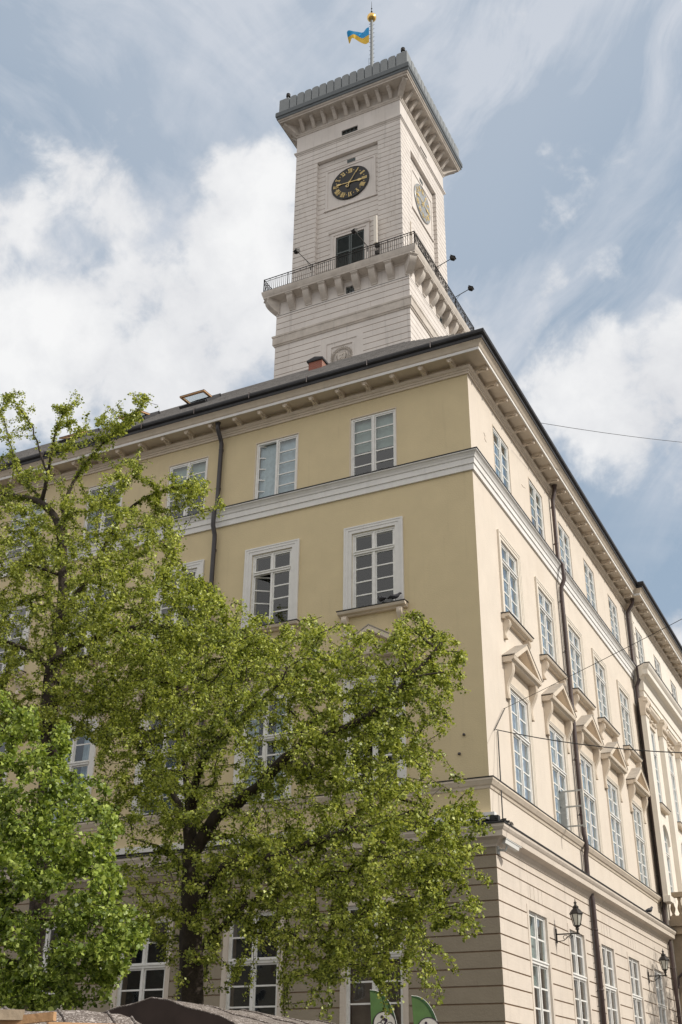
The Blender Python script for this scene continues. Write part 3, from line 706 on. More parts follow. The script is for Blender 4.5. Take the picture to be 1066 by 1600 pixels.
# upper shaft
RU_, RD = 2.28, .24
def upper(m, k):
    z = 44.99; pitch = .3963
    door = (-.82, 1.12, 45.0, 48.9); sq = (-1.62, 1.92, 51.42, 54.82)
    m.panel(-RU_+.12, RU_-.12, 45, 55.7, -H+RD+.02, -H+RD+.15, [door], mi=1); m.panel(-H+.021, H-.021, 55.70, 57.05, -H+.021, -H+.2, [], mi=1)
    m.panel(-H+.021, -RU_+.12, 45, 55.7, -H+.021, -H+.2, [], mi=1); m.panel(RU_-.12, H-.021, 45, 55.7, -H+.021, -H+.2, [], mi=1)
    while z < 57.0:
        g0, g1 = z+.020, min(z+pitch, 57.05)-.020
        if g1 < 55.70:
            m.panel(-H, -RU_+.12, g0, g1, -H, -H+RD+.03, rnd_joints(g0, g1, -H, -RU_, int(z*70)+k), edges='tbr')
            m.panel(RU_-.12+.0, H, g0, g1, -H, -H+RD+.03, rnd_joints(g0, g1, RU_, H, int(z*90)+k), edges='tbl')
            hs = [h for h in (door, sq, (-.1, .48, 54.95, 55.25)) if h[2] < g1 and h[3] > g0]
            m.panel(-RU_+.12, RU_-.12, g0, g1, -H+RD, -H+RD+.019, hs, edges='tb')
        else:
            m.panel(-H, H, g0, g1, -H, -H+.02, [], edges='tb')
        z += pitch
    m.panel(-H, H, 57.05, 59.3, -H, -H+.25, [(-.42, .74, 57.26, 57.78)])
    m.quad((-RU_+.12,-H+.001,55.708),(RU_-.12,-H+.001,55.708),(RU_-.12,-H+RD+.02,55.708),(-RU_+.12,-H+RD+.02,55.708))
on_faces(upper, 'upper_shaft', [M_tow, M_joint])
m = MB(); q = H-RD-.25; m.box(-q, q, -q, q, 45, 57.1)
m.build('shaft_core', M_dark, TOW)
ringprof([(-.02,57.0),(.05,57.02),(.07,57.08),(.12,57.10),(.13,57.18),(-.02,57.22)], 'string_course', M_tow, H)
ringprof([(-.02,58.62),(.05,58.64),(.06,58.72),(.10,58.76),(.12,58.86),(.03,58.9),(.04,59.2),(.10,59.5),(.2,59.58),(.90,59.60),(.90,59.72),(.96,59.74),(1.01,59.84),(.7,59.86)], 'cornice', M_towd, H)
ringprof([(.85,59.84),(1.04,59.84),(1.06,59.90),(1.06,60.02),(1.12,60.08),(1.12,60.42),(1.08,60.5),(.98,60.55),(.6,60.56)], 'metal_cornice', M_zincd, H)
def corb2(m):
    top = 59.60
    m.side([(H-.02,top),(H+.68,top),(H+.68,top-.16),(H+.58,top-.22),(H+.38,top-.42),(H+.24,top-.62),(H+.16,top-.72),(H-.02,top-.74)], -.11, .11)
    m.side([(H-.02,top+.003),(H+.73,top+.003),(H+.73,top-.07),(H-.02,top-.07)], -.14, .14)
place_copies(corb2, [-3.2+.8*i for i in range(9)], 'cornice_corbel', M_towd)
for k in range(4):
    m = MB(); Hd = H*math.sqrt(2)-.05; top = 59.60
    m.side([(Hd,top),(Hd+1.05,top),(Hd+1.05,top-.14),(Hd+.92,top-.22),(Hd+.66,top-.38),(Hd+.4,top-.56),(Hd+.16,top-.8),(Hd,top-.85)], -.16, .16); m.build('corner_corbel', M_towd, TOW, rz=k*PI/2+PI/4)
# parapet of rounded metal plates
HP = H+.95
mlo = None
def merlon(m, w, z0=60.5, z1=61.62):
    n = 8; pts = [(-w/2, z0), (w/2, z0)]+[(w/2*math.cos(PI*i/n), z1+.13*math.sin(PI*i/n)) for i in range(n+1)]
    m.face(pts, -HP, -HP+.22)
p14 = (2*HP-2*.78)/14
place_copies(lambda m: merlon(m, p14-.055), [-HP+.78+p14*(i+.5) for i in range(14)], 'merlon', M_zinc)
for k in range(4):
    m = MB()
    for (x0, x1, y0, y1) in ((HP-.75, HP, -HP, -HP+.24), (HP-.24, HP, -HP+.24, -HP+.75)):
        m.box(x0, x1, y0, y1, 60.5, 61.62)
    m.box(HP-.70, HP, -HP, -HP+.24, 61.62, 61.74); m.box(HP-.24, HP, -HP+.24, -HP+.70, 61.62, 61.74)
    m.build('corner_merlon', M_zinc, TOW, rz=k*PI/2)
m = MB(); m.box(-HP+.5, HP-.5, -HP+.5, HP-.5, 60.2, 60.6)
for k in range(4): pass
m.build('roof_deck', M_zincd, TOW)
m = MB(); q = HP-.235
for sx, sy in ((0,-1),(0,1)): m.box(-q, q, sy*q-.02, sy*q+.02, 60.5, 61.1); m.box(sy*q-.02, sy*q+.02, -q+.03, q-.03, 60.5, 61.1)
m.build('parapet_wall', M_zincd, TOW)
# clock panels
def sqp(m, k):
    y = -H+RD
    m.panel(-1.62, 1.92, 51.42, 54.82, y-.05, y+.02, [(-1.48, 1.78, 51.56, 54.68)], edges='tblr')
    m.box(-1.48, 1.78, y-.005, y+.01, 51.56, 54.68)
    m.box(-1.70, 2.0, y-.09, y+.0, 51.34, 51.42)
on_faces(sqp, 'clock_panel', M_tow)
CZ, CU = 53.12, .15
for k in range(4):
    y = -H+RD-.005
    m = MB(); m.M = Matrix.Rotation(k*PI/2, 4, 'Z') @ Matrix.Translation((CU, y, CZ)) @ Matrix.Rotation(R_(90), 4, 'X')
    m.lathe([(1.30,0),(1.33,.03),(1.33,.07),(1.29,.09),(1.27,.07)], n=48)
    face = m.build('clock_face', M_clockg if k == 1 else M_clock, TOW)
    def strokes(mb, ch, a, r0, r1, wid):
        # numeral drawn upright at 12 o'clock then turned by angle a
        def bar(xa, xb, th, t0=0., t1=1.):
            R = Matrix.Rotation(-a, 4, 'Z')
            ya, yb = r0+(r1-r0)*t0, r0+(r1-r0)*t1
            mb.add([R @ Vector(p) for p in ((xa-th, ya, .075), (xa+th, ya, .075), (xb+th, yb, .075), (xb-th, yb, .075), (xa-th, ya, .09), (xa+th, ya, .09), (xb+th, yb, .09), (xb-th, yb, .09))],
                   [(0,3,2,1),(4,5,6,7),(0,1,5,4),(1,2,6,5),(2,3,7,6),(3,0,4,7)])
        wd = {'I': .075, 'V': .17, 'X': .17}; tot = sum(wd[c] for c in ch); x = -tot/2
        for c in ch:
            w_ = wd[c]; xc = x+w_/2
            if c == 'I': bar(xc, xc, .022)
            if c == 'V': bar(xc, xc-w_*.36, .024); bar(xc, xc+w_*.36, .011)
            if c == 'X': bar(xc+w_*.34, xc-w_*.34, .024); bar(xc-w_*.34, xc+w_*.34, .011)
            x += w_
        for t0, t1 in ((0, .05), (.95, 1.)): bar(-tot/2+.0, -tot/2+.0, .0)
        R = Matrix.Rotation(-a, 4, 'Z')
        for rr in (r0-.012, r1-.004):
            mb.add([R @ Vector(p) for p in ((-tot/2, rr, .076), (tot/2, rr, .076), (tot/2, rr+.018, .076), (-tot/2, rr+.018, .076), (-tot/2, rr, .091), (tot/2, rr, .091), (tot/2, rr+.018, .091), (-tot/2, rr+.018, .091))],
                   [(4,5,6,7),(0,1,5,4),(1,2,6,5),(2,3,7,6),(3,0,4,7)])
    base = Matrix.Rotation(k*PI/2, 4, 'Z') @ Matrix.Translation((CU, y, CZ)) @ Matrix.Rotation(R_(90), 4, 'X')
    for i, ch in enumerate(['XII','I','II','III','IIII','V','VI','VII','VIII','IX','X','XI']):
        m = MB(); m.M = base; strokes(m, ch, 2*PI*i/12, .84, 1.16, .1); m.build('numeral', M_goldp, face)
    m = MB(); m.M = base
    for i in range(12):
        a = 2*PI*(i+.5)/12; m.lathe([(.035,.075),(.03,.095)], (1.0*math.sin(a), 1.0*math.cos(a), 0), 8)
    m.build('hour_dot', M_goldp, face)
    def hand(ang, pts_l, pts_r, z):
        m = MB(); m.M = base @ Matrix.Rotation(-ang, 4, 'Z')
        pts = pts_l+pts_r[::-1]; m.prism(pts, lambda p, a: (p[0], p[1], a), z, z+.02); return m
    am, ah = R_(31), R_(92+3)
    m = hand(am, [(-.03,-.25),(-.016,.3),(-.012,.9),(0,1.18)], [(.03,-.25),(.016,.3),(.012,.9)], .13)
    for q in range(10):
        a0 = 2*PI*q/10; a1 = 2*PI*(q+1)/10
        if q in (7, 8): pass
        m.prism([(.07*math.cos(a0),-.32+.07*math.sin(a0)),(.12*math.cos(a0),-.32+.12*math.sin(a0)),(.12*math.cos(a1),-.32+.12*math.sin(a1)),(.07*math.cos(a1),-.32+.07*math.sin(a1))], lambda p, a: (p[0], p[1], a), .13, .15)
    m.lathe([(.07,.10),(.06,.16)], n=10); m.build('minute_hand', M_goldp, face)
    m = hand(ah, [(-.02,-.95),(-.09,-.82),(-.02,-.6),(-.03,.0),(-.025,.50),(-.10,.62),(-.085,.72),(0,.88)], [(.02,-.95),(.09,-.82),(.02,-.6),(.03,.0),(.025,.50),(.10,.62),(.085,.72)], .10)
    m.build('hour_hand', M_goldp, face)
def vents(m, k):
    m.box(-.1, .48, -H+RD+.0, -H+RD+.02, 54.95, 55.25, 0)
    for i in range(4): m.box(-.1+.145*i, -.1+.145*i+.02, -H+RD-.02, -H+RD, 54.95, 55.25, 0)
on_faces(vents, 'vent', [M_shut, M_dark])
def vents(m, k):
    m.box(-.42, .74, -H+.12, -H+.14, 57.26, 57.78, 1)
    for i in range(5): m.box(-.42+.285*i, -.42+.285*i+.025, -H+.06, -H+.1, 57.26, 57.78, 0)
    for z in (57.26, 57.5, 57.75): m.box(-.42, .74, -H+.055, -H+.095, z, z+.025, 0)
on_faces(vents, 'vent_window', [M_shut, M_dark])
def doorf(m, k):
    y = -H+RD
    for s0, s1, p in ((0,.16,.05),(.16,.36,.10)):
        a, b, t = -.82, 1.12, 48.9
        m.box(a-s1, a-s0, y-p, y+.02, 45, t+s1); m.box(b+s0, b+s1, y-p, y+.02, 45, t+s1); m.box(a-s0, b+s0, y-p, y+.02, t+s0, t+s1)
    m.side([(-y,49.26),(-y+.16,49.28),(-y+.2,49.38),(-y,49.40)], -1.28, 1.58)
on_faces(doorf, 'door_surround', M_tow)
def doors(m, k):
    y = -H+RD+.05; m.box(-.82, 1.12, y+.03, y+.06, 45, 48.9)
    for s in (-1, 1):
        x0, x1 = (-.80, .13) if s < 0 else (.17, 1.10)
        m.box(x0, x0+.08, y-.03, y+.03, 45, 48.88); m.box(x1-.08, x1, y-.03, y+.03, 45, 48.88)
        for z in (45.05, 46.3, 47.6, 48.78): m.box(x0+.08, x1-.08, y-.028, y+.028, z, z+.09)
        for i in range(40):
            z = 45.16+i*.092; m.add([(x0+.08,y-.022,z),(x1-.08,y-.022,z),(x1-.08,y+.02,z+.06),(x0+.08,y+.02,z+.06)], [(0,1,2,3)])
on_faces(doors, 'shutter_door', M_shut)
m = MB()
m.box(-.5, .9, -HL+.1-.0, -HL+.2, 43.4, 43.42); m.build('window_ledge', M_towd, TOW)

# ---- things standing on the tower
def T(x, y, z): return (TX-H+x, TY+H+y, z)          # tower-centred coordinates
FP = empty('flagpole', T(.05, .05, 60.6)); tag(FP, 'tall grey flagpole topped by a gilded ball on the tower roof', 'flagpole')
m = MB(); m.tube([(0,0,0),(0,0,12.2)], [.17,.10], 12)
for i in range(26):
    z = .6+i*.44; m.box(-.21, .21, -.012, .012, z, z+.02)
m.build('pole', M_zinc, FP, smooth=False)
m = MB(); m.lathe([(.04,-.36)]+[(.35*math.sin(PI*i/12), -.35*math.cos(PI*i/12)) for i in range(1, 12)]+[(.04,.36)], (0,0,12.5), 20); m.build('gilded_ball', M_gold, FP, smooth=True)
m = MB(); m.tube([(0,0,12.8),(0,0,14.3)], [.035,.012], 6); m.lathe([(.02,-.06),(.08,0),(.02,.06)], (0,0,13.15), 10); m.lathe([(.01,-.05),(.06,0),(.01,.05)], (0,0,13.5), 10); m.build('finial', M_iron, FP)
m = MB(); m.tube([(-.25,0,8.2),(-.22,0,2.0)], .010, 4); m.tube([(-.2,0,11.85),(0,0,11.9)], .02, 5); m.build('halyard', M_iron, FP)
# flag
fm = []
mfl = bpy.data.materials.new('blue_yellow_flag_cloth'); nt = nodes_of(mfl); oo = N(nt, 'ShaderNodeOutputMaterial'); pp = N(nt, 'ShaderNodeBsdfPrincipled', Roughness=.7)
MFB = mat('blue_flag_cloth', (.01, .36, .78), .6, .12, 4.); MFY = mat('yellow_flag_cloth', (.85, .55, .05), .6, .12, 4.)
bpy.data.materials.remove(mfl)
m = MB(); nu, nv = 28, 12; Lf, Hf = 1.75, 1.65
def flagp(i, j):
    t, s = i/nu, j/nv
    x = -.22-Lf*(t-.04*math.sin(t*PI)); z = (1-s)*(9.55+1.0*t-.12*math.sin(t*6))+s*(11.2+.12*t-.10*math.sin(t*5))
    y = .26*math.sin(t*7.0-s*1.2)*t**.6+.08*math.sin(t*15+s*3)*t
    return (x, y, z+.35)
for i in range(nu):
    for j in range(nv): m.add([flagp(i,j), flagp(i+1,j), flagp(i+1,j+1), flagp(i,j+1)], [(0,1,2,3)], 1 if j < nv//2 else 0)
fl = m.build('flag', [MFB, MFY], None, T(.05, .05, 60.6), smooth=True)
tag(fl, 'waving flag with a blue band over a yellow band on the tower flagpole', 'flag')
# parapet sirens
for (x, y, lb) in ((HP-.3, -HP+.12, 'small black siren on the parapet corner above both clock faces'), (-HP+.6, -HP+.12, 'small black siren on the far left corner of the parapet')):
    m = MB(); m.tube([(0,0,0),(0,0,.16)], .05, 8, 1); m.lathe([(.10,.16),(.15,.2),(.15,.34),(.11,.38),(.14,.40),(.14,.44),(.02,.48)], n=12)
    tag(m.build('siren', [M_iron, M_camw], None, T(x, y, 61.74)), lb, 'siren', 'sirens on the tower parapet')
# floodlights on booms
def flood(x, y, z, dx, dy, dz, lb):
    o = empty('floodlight', T(x, y, z)); o.scale = (.8, .8, .8); tag(o, lb, 'floodlight', 'floodlights on booms round the balcony')
    d = Vector((dx, dy, dz)); m = MB(); m.tube([(0,0,-.5),(0,0,0),tuple(d)], .03, 6); m.tube([(0,0,-.35), tuple(d*.35)], .015, 5); m.build('boom', M_iron, o)
    m = MB(); q = d.normalized(); m.M = Matrix.Translation(d) @ q.to_track_quat('Z', 'Y').to_matrix().to_4x4() @ Matrix.Rotation(R_(55), 4, 'X')
    m.box(-.17, .17, -.06, .10, -.16, .20); m.box(-.2, .2, .10, .13, -.19, .23); m.box(-.17, .17, -.11, -.06, -.1, .14)
    for i in range(5): m.box(-.15+.07*i, -.14+.07*i, -.14, -.06, -.13, .17)
    m.build('lamp_head', M_iron, o)
HB = HL+.62
flood(-1.75, -HB, 46.0, -.55, -1.2, .55, 'black floodlight on a boom at the left end of the balcony railing')
flood(2.0, -HB, 46.0, -.45, -1.2, .62, 'black floodlight on a boom in front of the tower door')
flood(HB, -1.5, 46.0, 1.25, .1, .5, 'upper black floodlight jutting from the right balcony railing')
flood(HB, 1.6, 46.0, 1.25, .1, .5, 'lower black floodlight jutting from the right balcony railing near the roof')
flood(-HB+.3, -1.6, 43.9, -1.0, -.1, .1, 'small black floodlight under the balcony on the far left side')
# antenna by the tower door
o = empty('antenna', T(2.15, -H-.10, 45.)); tag(o, 'white panel antenna on a thin mast right of the tower door', 'antenna')
m = MB(); m.tube([(0,-.1,0),(0,-.1,3.0)], .03, 6); m.tube([(.1,-.02,.3),(.1,-.02,1.6)], .05, 6); m.box(-.1,.18,-.2,0,1.7,1.95); m.box(-.12,.1,-.16,0,1.2,1.4); m.build('mast', M_iron, o)
m = MB(); m.box(-.14, .06, -.26, -.14, 1.95, 4.1); m.build('antenna_panel', M_ris, o)
o = MB(); o.tube([(0,0,0),(0,0,1.9)], .035, 6); o.box(-.07,.07,-.05,.05,.9,1.1); tag(o.build('rod_antenna', M_trim, None, T(HB-.25, -HB+.12, 45.)), 'thin pale rod antenna at the near corner of the balcony', 'antenna')

# ================================================================== THINGS ON THE HALL
def lantern(y, z, lb):
    o = empty('wall_lantern', (GO, y, z)); o.scale = (.9, .85, .8); tag(o, lb, 'lantern', 'wall lanterns on the right facade')
    m = MB(); m.box(0, .03, -.05, .05, -.30, .18); m.tube([(.03,0,0),(.78,0,0)], .024, 6); m.tube([(.03,0,-.25),(.25,0,-.22),(.42,0,-.08),(.5,0,0)], .014, 5)
    for cx_, r in ((.3,.09),(.48,.06)):
        m.tube([(cx_+r*math.cos(2*PI*i/14)*(1-.04*i), 0, -.12+r*math.sin(2*PI*i/14)*(1-.04*i)) for i in range(16)], .010, 4)
    m.tube([(.72,0,0),(.72,0,.12)], .035, 8); m.build('arm', M_iron, o)
    X = .72
    m = MB()
    m.lathe([(.02,.10),(.07,.14),(.05,.20),(.10,.24),(.115,.27)], (X,0,0), 8)
    for k in range(6):
        a = 2*PI*k/6; m.tube([(X+.11*math.cos(a), .11*math.sin(a), .26), (X+.195*math.cos(a), .195*math.sin(a), .66)], .014, 4)
    m.lathe([(.215,.65),(.235,.67),(.22,.70),(.15,.80),(.09,.86),(.10,.88),(.10,.92),(.05,.96),(.03,1.02),(.06,1.05),(.02,1.10),(.005,1.2)], (X,0,0), 6)
    m.build('lantern_frame', M_iron, o)
    m = MB(); m.lathe([(.09,.27),(.175,.655)], (X,0,0), 6); m.build('lantern_glass', M_lamp, o)
lantern(4.9, 6.0, 'black six sided lantern on a bracket left of the brown downpipe')
lantern(17.0, 5.95, 'black six sided lantern at the far end of the facade beside the portico')
# security camera
o = empty('security_camera', (GO, .0, 7.5)); tag(o, 'white bullet security camera under the cornice at the building corner', 'camera')
m = MB(); m.box(0,.04,-.08,.08,-.1,.12); m.tube([(.03,0,0),(.22,0,-.02),(.26,.02,.08)], .03, 7); m.build('mount', M_steel, o)
m = MB(); m.M = Matrix.Translation((.30,.06,.14)) @ Matrix.Rotation(R_(62), 4, 'Z') @ Matrix.Rotation(R_(18), 4, 'Y'); m.box(-.18,.32,-.065,.065,-.05,.06); m.box(-.2,.38,-.08,.08,.063,.085); m.build('camera_body', M_camw, o)
# metal frame at the pipe
o = MB()
for z in (0, .62, 1.12): o.box(0, .78, -.02, .02, z, z+.045)
o.box(.0, .2, -.012, .012, .045, 1.12, 0); o.box(.72, .79, -.03, .03, -.05, 1.17)
o.box(.02, .06, -.02, .02, -.1, 1.2)
tag(o.build('metal_frame', M_steel, None, (.02, 6.85, 9.45)), 'pale metal ladder-like frame sticking out beside the brown downpipe', 'frame')
# pigeons
def bird(x, y, z, s, ang, lb, name='pigeon', grp=None):
    m = MB(); m.M = Matrix.Rotation(ang, 4, 'Z') @ Matrix.Scale(s, 4)
    m.tube([(-.20,0,.08),(-.12,0,.10),(-.04,0,.115),(.04,0,.13),(.09,0,.165),(.12,0,.20),(.145,0,.215),(.17,0,.212),(.195,0,.205)], [.012,.04,.062,.062,.045,.032,.034,.022,.004], 10)
    for sg in (-1, 1): m.tube([(.02,.025*sg,.07),(.02,.025*sg,0),(.05,.025*sg,0)], .006, 4)
    for sg in (-1, 1): m.tube([(-.19,.03*sg,.085),(-.08,.055*sg,.12),(.04,.05*sg,.13)], [.006,.025,.02], 6)
    tag(m.build(name, M_bird, None, (x, y, z), smooth=True), lb, 'pigeon', grp)
bird(-3.05, -.22, 15.055, 1.15, 2.6, 'dark pigeon sitting near the middle of the third floor window sill', grp='pigeons on the window sill')
bird(-2.62, -.22, 15.055, 1.15, .3, 'dark pigeon perched at the right end of the third floor window sill', grp='pigeons on the window sill')
bird(.35, 17.5, 8.22, 1.3, 1.2, 'small pigeon on the ground floor cornice near the portico', grp=None)
# cables
def cable(name, pts, r, lb, sag=0., cat='cable'):
    out = []
    for a, b in zip(pts[:-1], pts[1:]):
        a, b = Vector(a), Vector(b)
        for i in range(12): t = i/12; p = a.lerp(b, t); p.z -= sag*4*t*(1-t); out.append(p)
    out.append(Vector(pts[-1])); m = MB(); m.tube(out, r, 5); return tag(m.build(name, M_cable), lb, cat)
def seg(px, py, px2, py2, wallx=.03, far=32.):
    a = at(px, py, 0, wallx); d = ray(px2, py2); b = CAM+d*far; return a, b
a, b = seg(786, 1108, 1230, 880, far=24); cable('overhead_cable', [a, b], .008, 'thin black cable rising to the right across the cream facade', .05)
a2, b2 = seg(775, 1140, 1230, 1176, far=26); cable('overhead_cable', [a2, b2], .014, 'thicker black cable running level across the cream facade', .25)
cable('stay_cable', [at(789,1107,0,.05), at(773,1141,0,.04)], .012, 'short black stay between the two cable anchors on the corner')
cable('vertical_cable', [at(778,1142,0,.04), at(786,1283,0,.10)], .018, 'black cable running down the corner to the ground floor cornice')
d1 = aty(846, 661, 4.5); cable('distant_cable', [d1, CAM+ray(1250, 700)*60], .010, 'faint thin cable crossing the sky right of the roof', .3)
m = MB(); rn = random.Random(3); pts = []
for i in range(40): pts.append((.30+.12*math.sin(i*.9)+.02*rn.random(), -.1+i*.018+.06*math.sin(i*1.3), 8.24+.05*abs(math.sin(i*.7))))
m.tube(pts, .013, 4); m.tube([(.05+.25*math.sin(i*.5), -.35-.05*i+.1*math.sin(i), 8.23+.04*abs(math.sin(i*1.1))) for i in range(-4, 14)], .016, 4)
m.box(.06, .30, -.34, -.16, 8.2, 8.34); tag(m.build('coiled_cable', M_cable), 'black coiled cable and box lying on the cornice at the corner', 'cable')

# ---- bicycle banners
MG = mat('green_banner_cloth', (.085, .17, .05), .6, .25, 3.); MGD = mat('dark_green_hem', (.03, .09, .03), .6, .1, 3.); MW = mat('white_print', (.55, .53, .50), .7, .05, 5.); MPU = mat('dark_purple_print', (.035, .02, .04), .7, .05, 5.)
def banner(px, topy, lb, lean, s=1.):
    p = aty(px, topy, -6.2); z1 = p.z
    o = empty('feather_banner', (p.x, p.y, .0), YAW+R_(4)); tag(o, lb, 'banner', 'green feather banners in front of the facade')
    # outline in (u, z) hanging from the tip (0,z1); right side curved along the pole
    n = 14; cur = []
    for i in range(n+1):
        t = i/n; cur.append((.58*math.sin(t*PI/2)**.8*s, z1-(1-math.cos(t*PI/2))*1.0*s-.02*t))
    right = cur+[(.60*s+lean*.6, z1-2.2), (.55*s+lean, z1-3.0)]
    left = [(0, z1), (.03*s+lean*.15, z1-.7), (.09*s+lean*.5, z1-1.7), (.15*s+lean, z1-3.0)]
    poly = right+left[::-1][:-1]
    m = MB(); m.face(poly, -.006, .006); m.build('banner_cloth', MG, o)
    m = MB(); m.tube([(u, 0, z) for u, z in right]+[(.55*s+lean, 0, .05)], .009, 6); m.build('banner_pole', M_camw, o)
    m = MB()
    for (u0, z0_), (u1, z1_) in zip(right[:-1], right[1:]):
        m.face([(u0, z0_), (u1, z1_), (u1-.05, z1_-.02), (u0-.05 if u0 > .06 else u0, z0_-.02)], -.011, -.007)
    m.build('banner_hem', MGD, o)
    cx, cz, r = .30*s+lean*.3, z1-.62*s, .225*s
    m = MB(); m.face([(cx+r*math.cos(2*PI*i/28), cz+r*math.sin(2*PI*i/28)) for i in range(28)], -.014, -.010); m.build('printed_disc', MW, o)
    m = MB()
    def loop(x, z, r, th, n=20, yy=-.019):
        for i in range(n):
            a0, a1 = 2*PI*i/n, 2*PI*(i+1)/n
            m.face([(x+r*math.cos(a0), z+r*math.sin(a0)), (x+(r+th)*math.cos(a0), z+(r+th)*math.sin(a0)), (x+(r+th)*math.cos(a1), z+(r+th)*math.sin(a1)), (x+r*math.cos(a1), z+r*math.sin(a1))], yy, yy+.003)
    loop(cx, cz, r-.006, .016, 28); k = s
    loop(cx-.095*k, cz-.035*k, .055*k, .010*k); loop(cx+.105*k, cz-.03*k, .055*k, .010*k)
    def ln(pts, th):
        for (x0, a0), (x1, a1) in zip(pts[:-1], pts[1:]):
            L_ = math.hypot(x1-x0, a1-a0) or 1; nx, nz = -(a1-a0)/L_*th, (x1-x0)/L_*th
            m.face([(x0+nx, a0+nz), (x1+nx, a1+nz), (x1-nx, a1-nz), (x0-nx, a0-nz)], -.0195, -.0165)
    q = lambda x, z: (cx+x*k, cz+z*k)
    ln([q(.05,.06), q(-.03,.09)], .026*k); ln([q(.05,.06), q(.0,.0), q(.03,-.07)], .018*k); ln([q(-.03,.09), q(-.08,.03)], .010*k)
    m.lathe([(.01,-.0),(.012,.0)], (cx, -.02, cz), 5)
    m.face([(cx-.055*k+.028*k*math.cos(2*PI*i/12), cz+.125*k+.028*k*math.sin(2*PI*i/12)) for i in range(12)], -.0195, -.0165)
    ln([q(-.07,-.135), q(-.02,-.135)], .010*k); ln([q(.0,-.13), q(.09,-.13)], .010*k)
    m.build('bicycle_emblem', MPU, o)
    m = MB(); m.face([(cx-.06,z1-1.22),(cx-.02,z1-.93),(cx+.09,z1-.93),(cx+.10,z1-1.22),(cx+.05,z1-1.22),(cx+.04,z1-1.12),(cx+.0,z1-1.12),(cx-.01,z1-1.22)], -.014, -.010); m.build('printed_lettering', MW, o)
banner(578, 1547, 'bright green feather banner with a white cyclist disc, the one before the window', .0)
banner(643, 1556, 'darker green feather banner with a white cyclist disc, the one before the bare wall', .12)

# ---- market stalls
def atz(px, py, z):
    d = ray(px, py); return CAM+d*((z-CAM.z)/d.z)
def loft(m, st, dirv, hw, drop, n=8, mi=0):
    rings = []
    for p, zs, k in st:
        ringp = []
        for j in range(n+1):
            t = -1+2*j/n; ringp.append(Vector((p.x, p.y, p.z+zs))+dirv*hw*k*t-Vector((0,0,drop*abs(t)**1.3+.015*math.sin(j*2.+p.x*3))))
        rings.append(ringp)
    for a, b in zip(rings[:-1], rings[1:]):
        for j in range(n): m.add([a[j], a[j+1], b[j+1], b[j]], [(0,1,2,3)], mi)
    for k_ in range(0, len(rings), 2): m.tube([q+Vector((0,0,.008)) for q in rings[k_]], .011, 5)
    return rings
# near stall
z_ = 2.22; A0 = atz(-160, 1566, z_); B0 = atz(185, 1582, z_)
dv = (B0-A0).normalized(); nv_ = Vector((-dv.y, dv.x, 0)); 
if nv_.dot(CAM-A0) < 0: nv_ = -nv_
S1 = empty('market_stall', (A0.lerp(B0, .5).x, A0.lerp(B0, .5).y, 0)); tag(S1, 'nearer market stall under a rounded speckled grey tarpaulin with timber beams', 'market stall', 'market stalls')
c0 = Vector(S1.location)
m = MB(); L1 = (B0-A0).length; st = []
for i in range(9): st.append((A0+dv*(L1*i/8)-nv_*.25-c0, 0.012*math.sin(i*2.1), 1.))
for i in range(1, 6): st.append((B0+dv*(.10*i)-nv_*.25-c0, -.004*i*i*2.2, 1.-.03*i))
loft(m, st, nv_, .9, .42, 10); m.build('canopy', M_tarp, S1, smooth=True)
m = MB()
for i in (0.08, .92):
    for s in (-.75, .75):
        q = A0+dv*L1*i+nv_*(s-.25)-c0; m.box(q.x-.04, q.x+.04, q.y-.04, q.y+.04, 0, 1.86)
m.build('post', M_woodb, S1)
def beam(m, a, b, w=.045):
    a, b = Vector(a), Vector(b); d = (b-a).normalized(); s = d.cross(Vector((0,0,1))).normalized()*w; u = s.cross(d).normalized()*w*1.1
    vs = [a-s-u, a+s-u, a+s+u, a-s+u, b-s-u, b+s-u, b+s+u, b-s+u]; m.add(vs, [(0,3,2,1),(4,5,6,7),(0,1,5,4),(1,2,6,5),(2,3,7,6),(3,0,4,7)])
def hd(px, py, dist):
    d = ray(px, py); k = dist/math.hypot(d.x, d.y); return CAM+d*k
m = MB(); beam(m, hd(-60, 1604, 8.9)-c0, hd(86, 1588, 8.6)-c0, .026); m.build('roof_beam', M_woodb, S1)
m = MB(); beam(m, hd(-60, 1585, 8.7)-c0, hd(38, 1586, 8.7)-c0, .03); m.build('roof_beam', M_stone, S1)
m = MB(); beam(m, hd(74, 1602, 8.8)-c0, hd(240, 1607, 9.1)-c0, .02); m.build('roof_beam', M_woodb, S1)
m = MB(); q = hd(22, 1596, 8.85)-c0
for k in range(4): m.tube([q+Vector((.02*k,0,.03)), q+Vector((.02*k-.02,-.02,-.02)), q+Vector((.03*k,0,-.12))], .006, 4)
m.build('red_tie', M_red, S1)
m = MB(); q0 = A0+nv_*.55-c0; q1 = B0+nv_*.55-c0
m.add([(q0.x,q0.y,.0),(q1.x,q1.y,.0),(q1.x,q1.y,.95),(q0.x,q0.y,.95)], [(0,1,2,3)]); q2 = B0-nv_*.6-c0; q3 = A0-nv_*.6-c0
m.add([(q0.x,q0.y,.95),(q1.x,q1.y,.95),(q2.x,q2.y,.95),(q3.x,q3.y,.95)], [(0,1,2,3)]); m.build('counter', M_brown, S1)
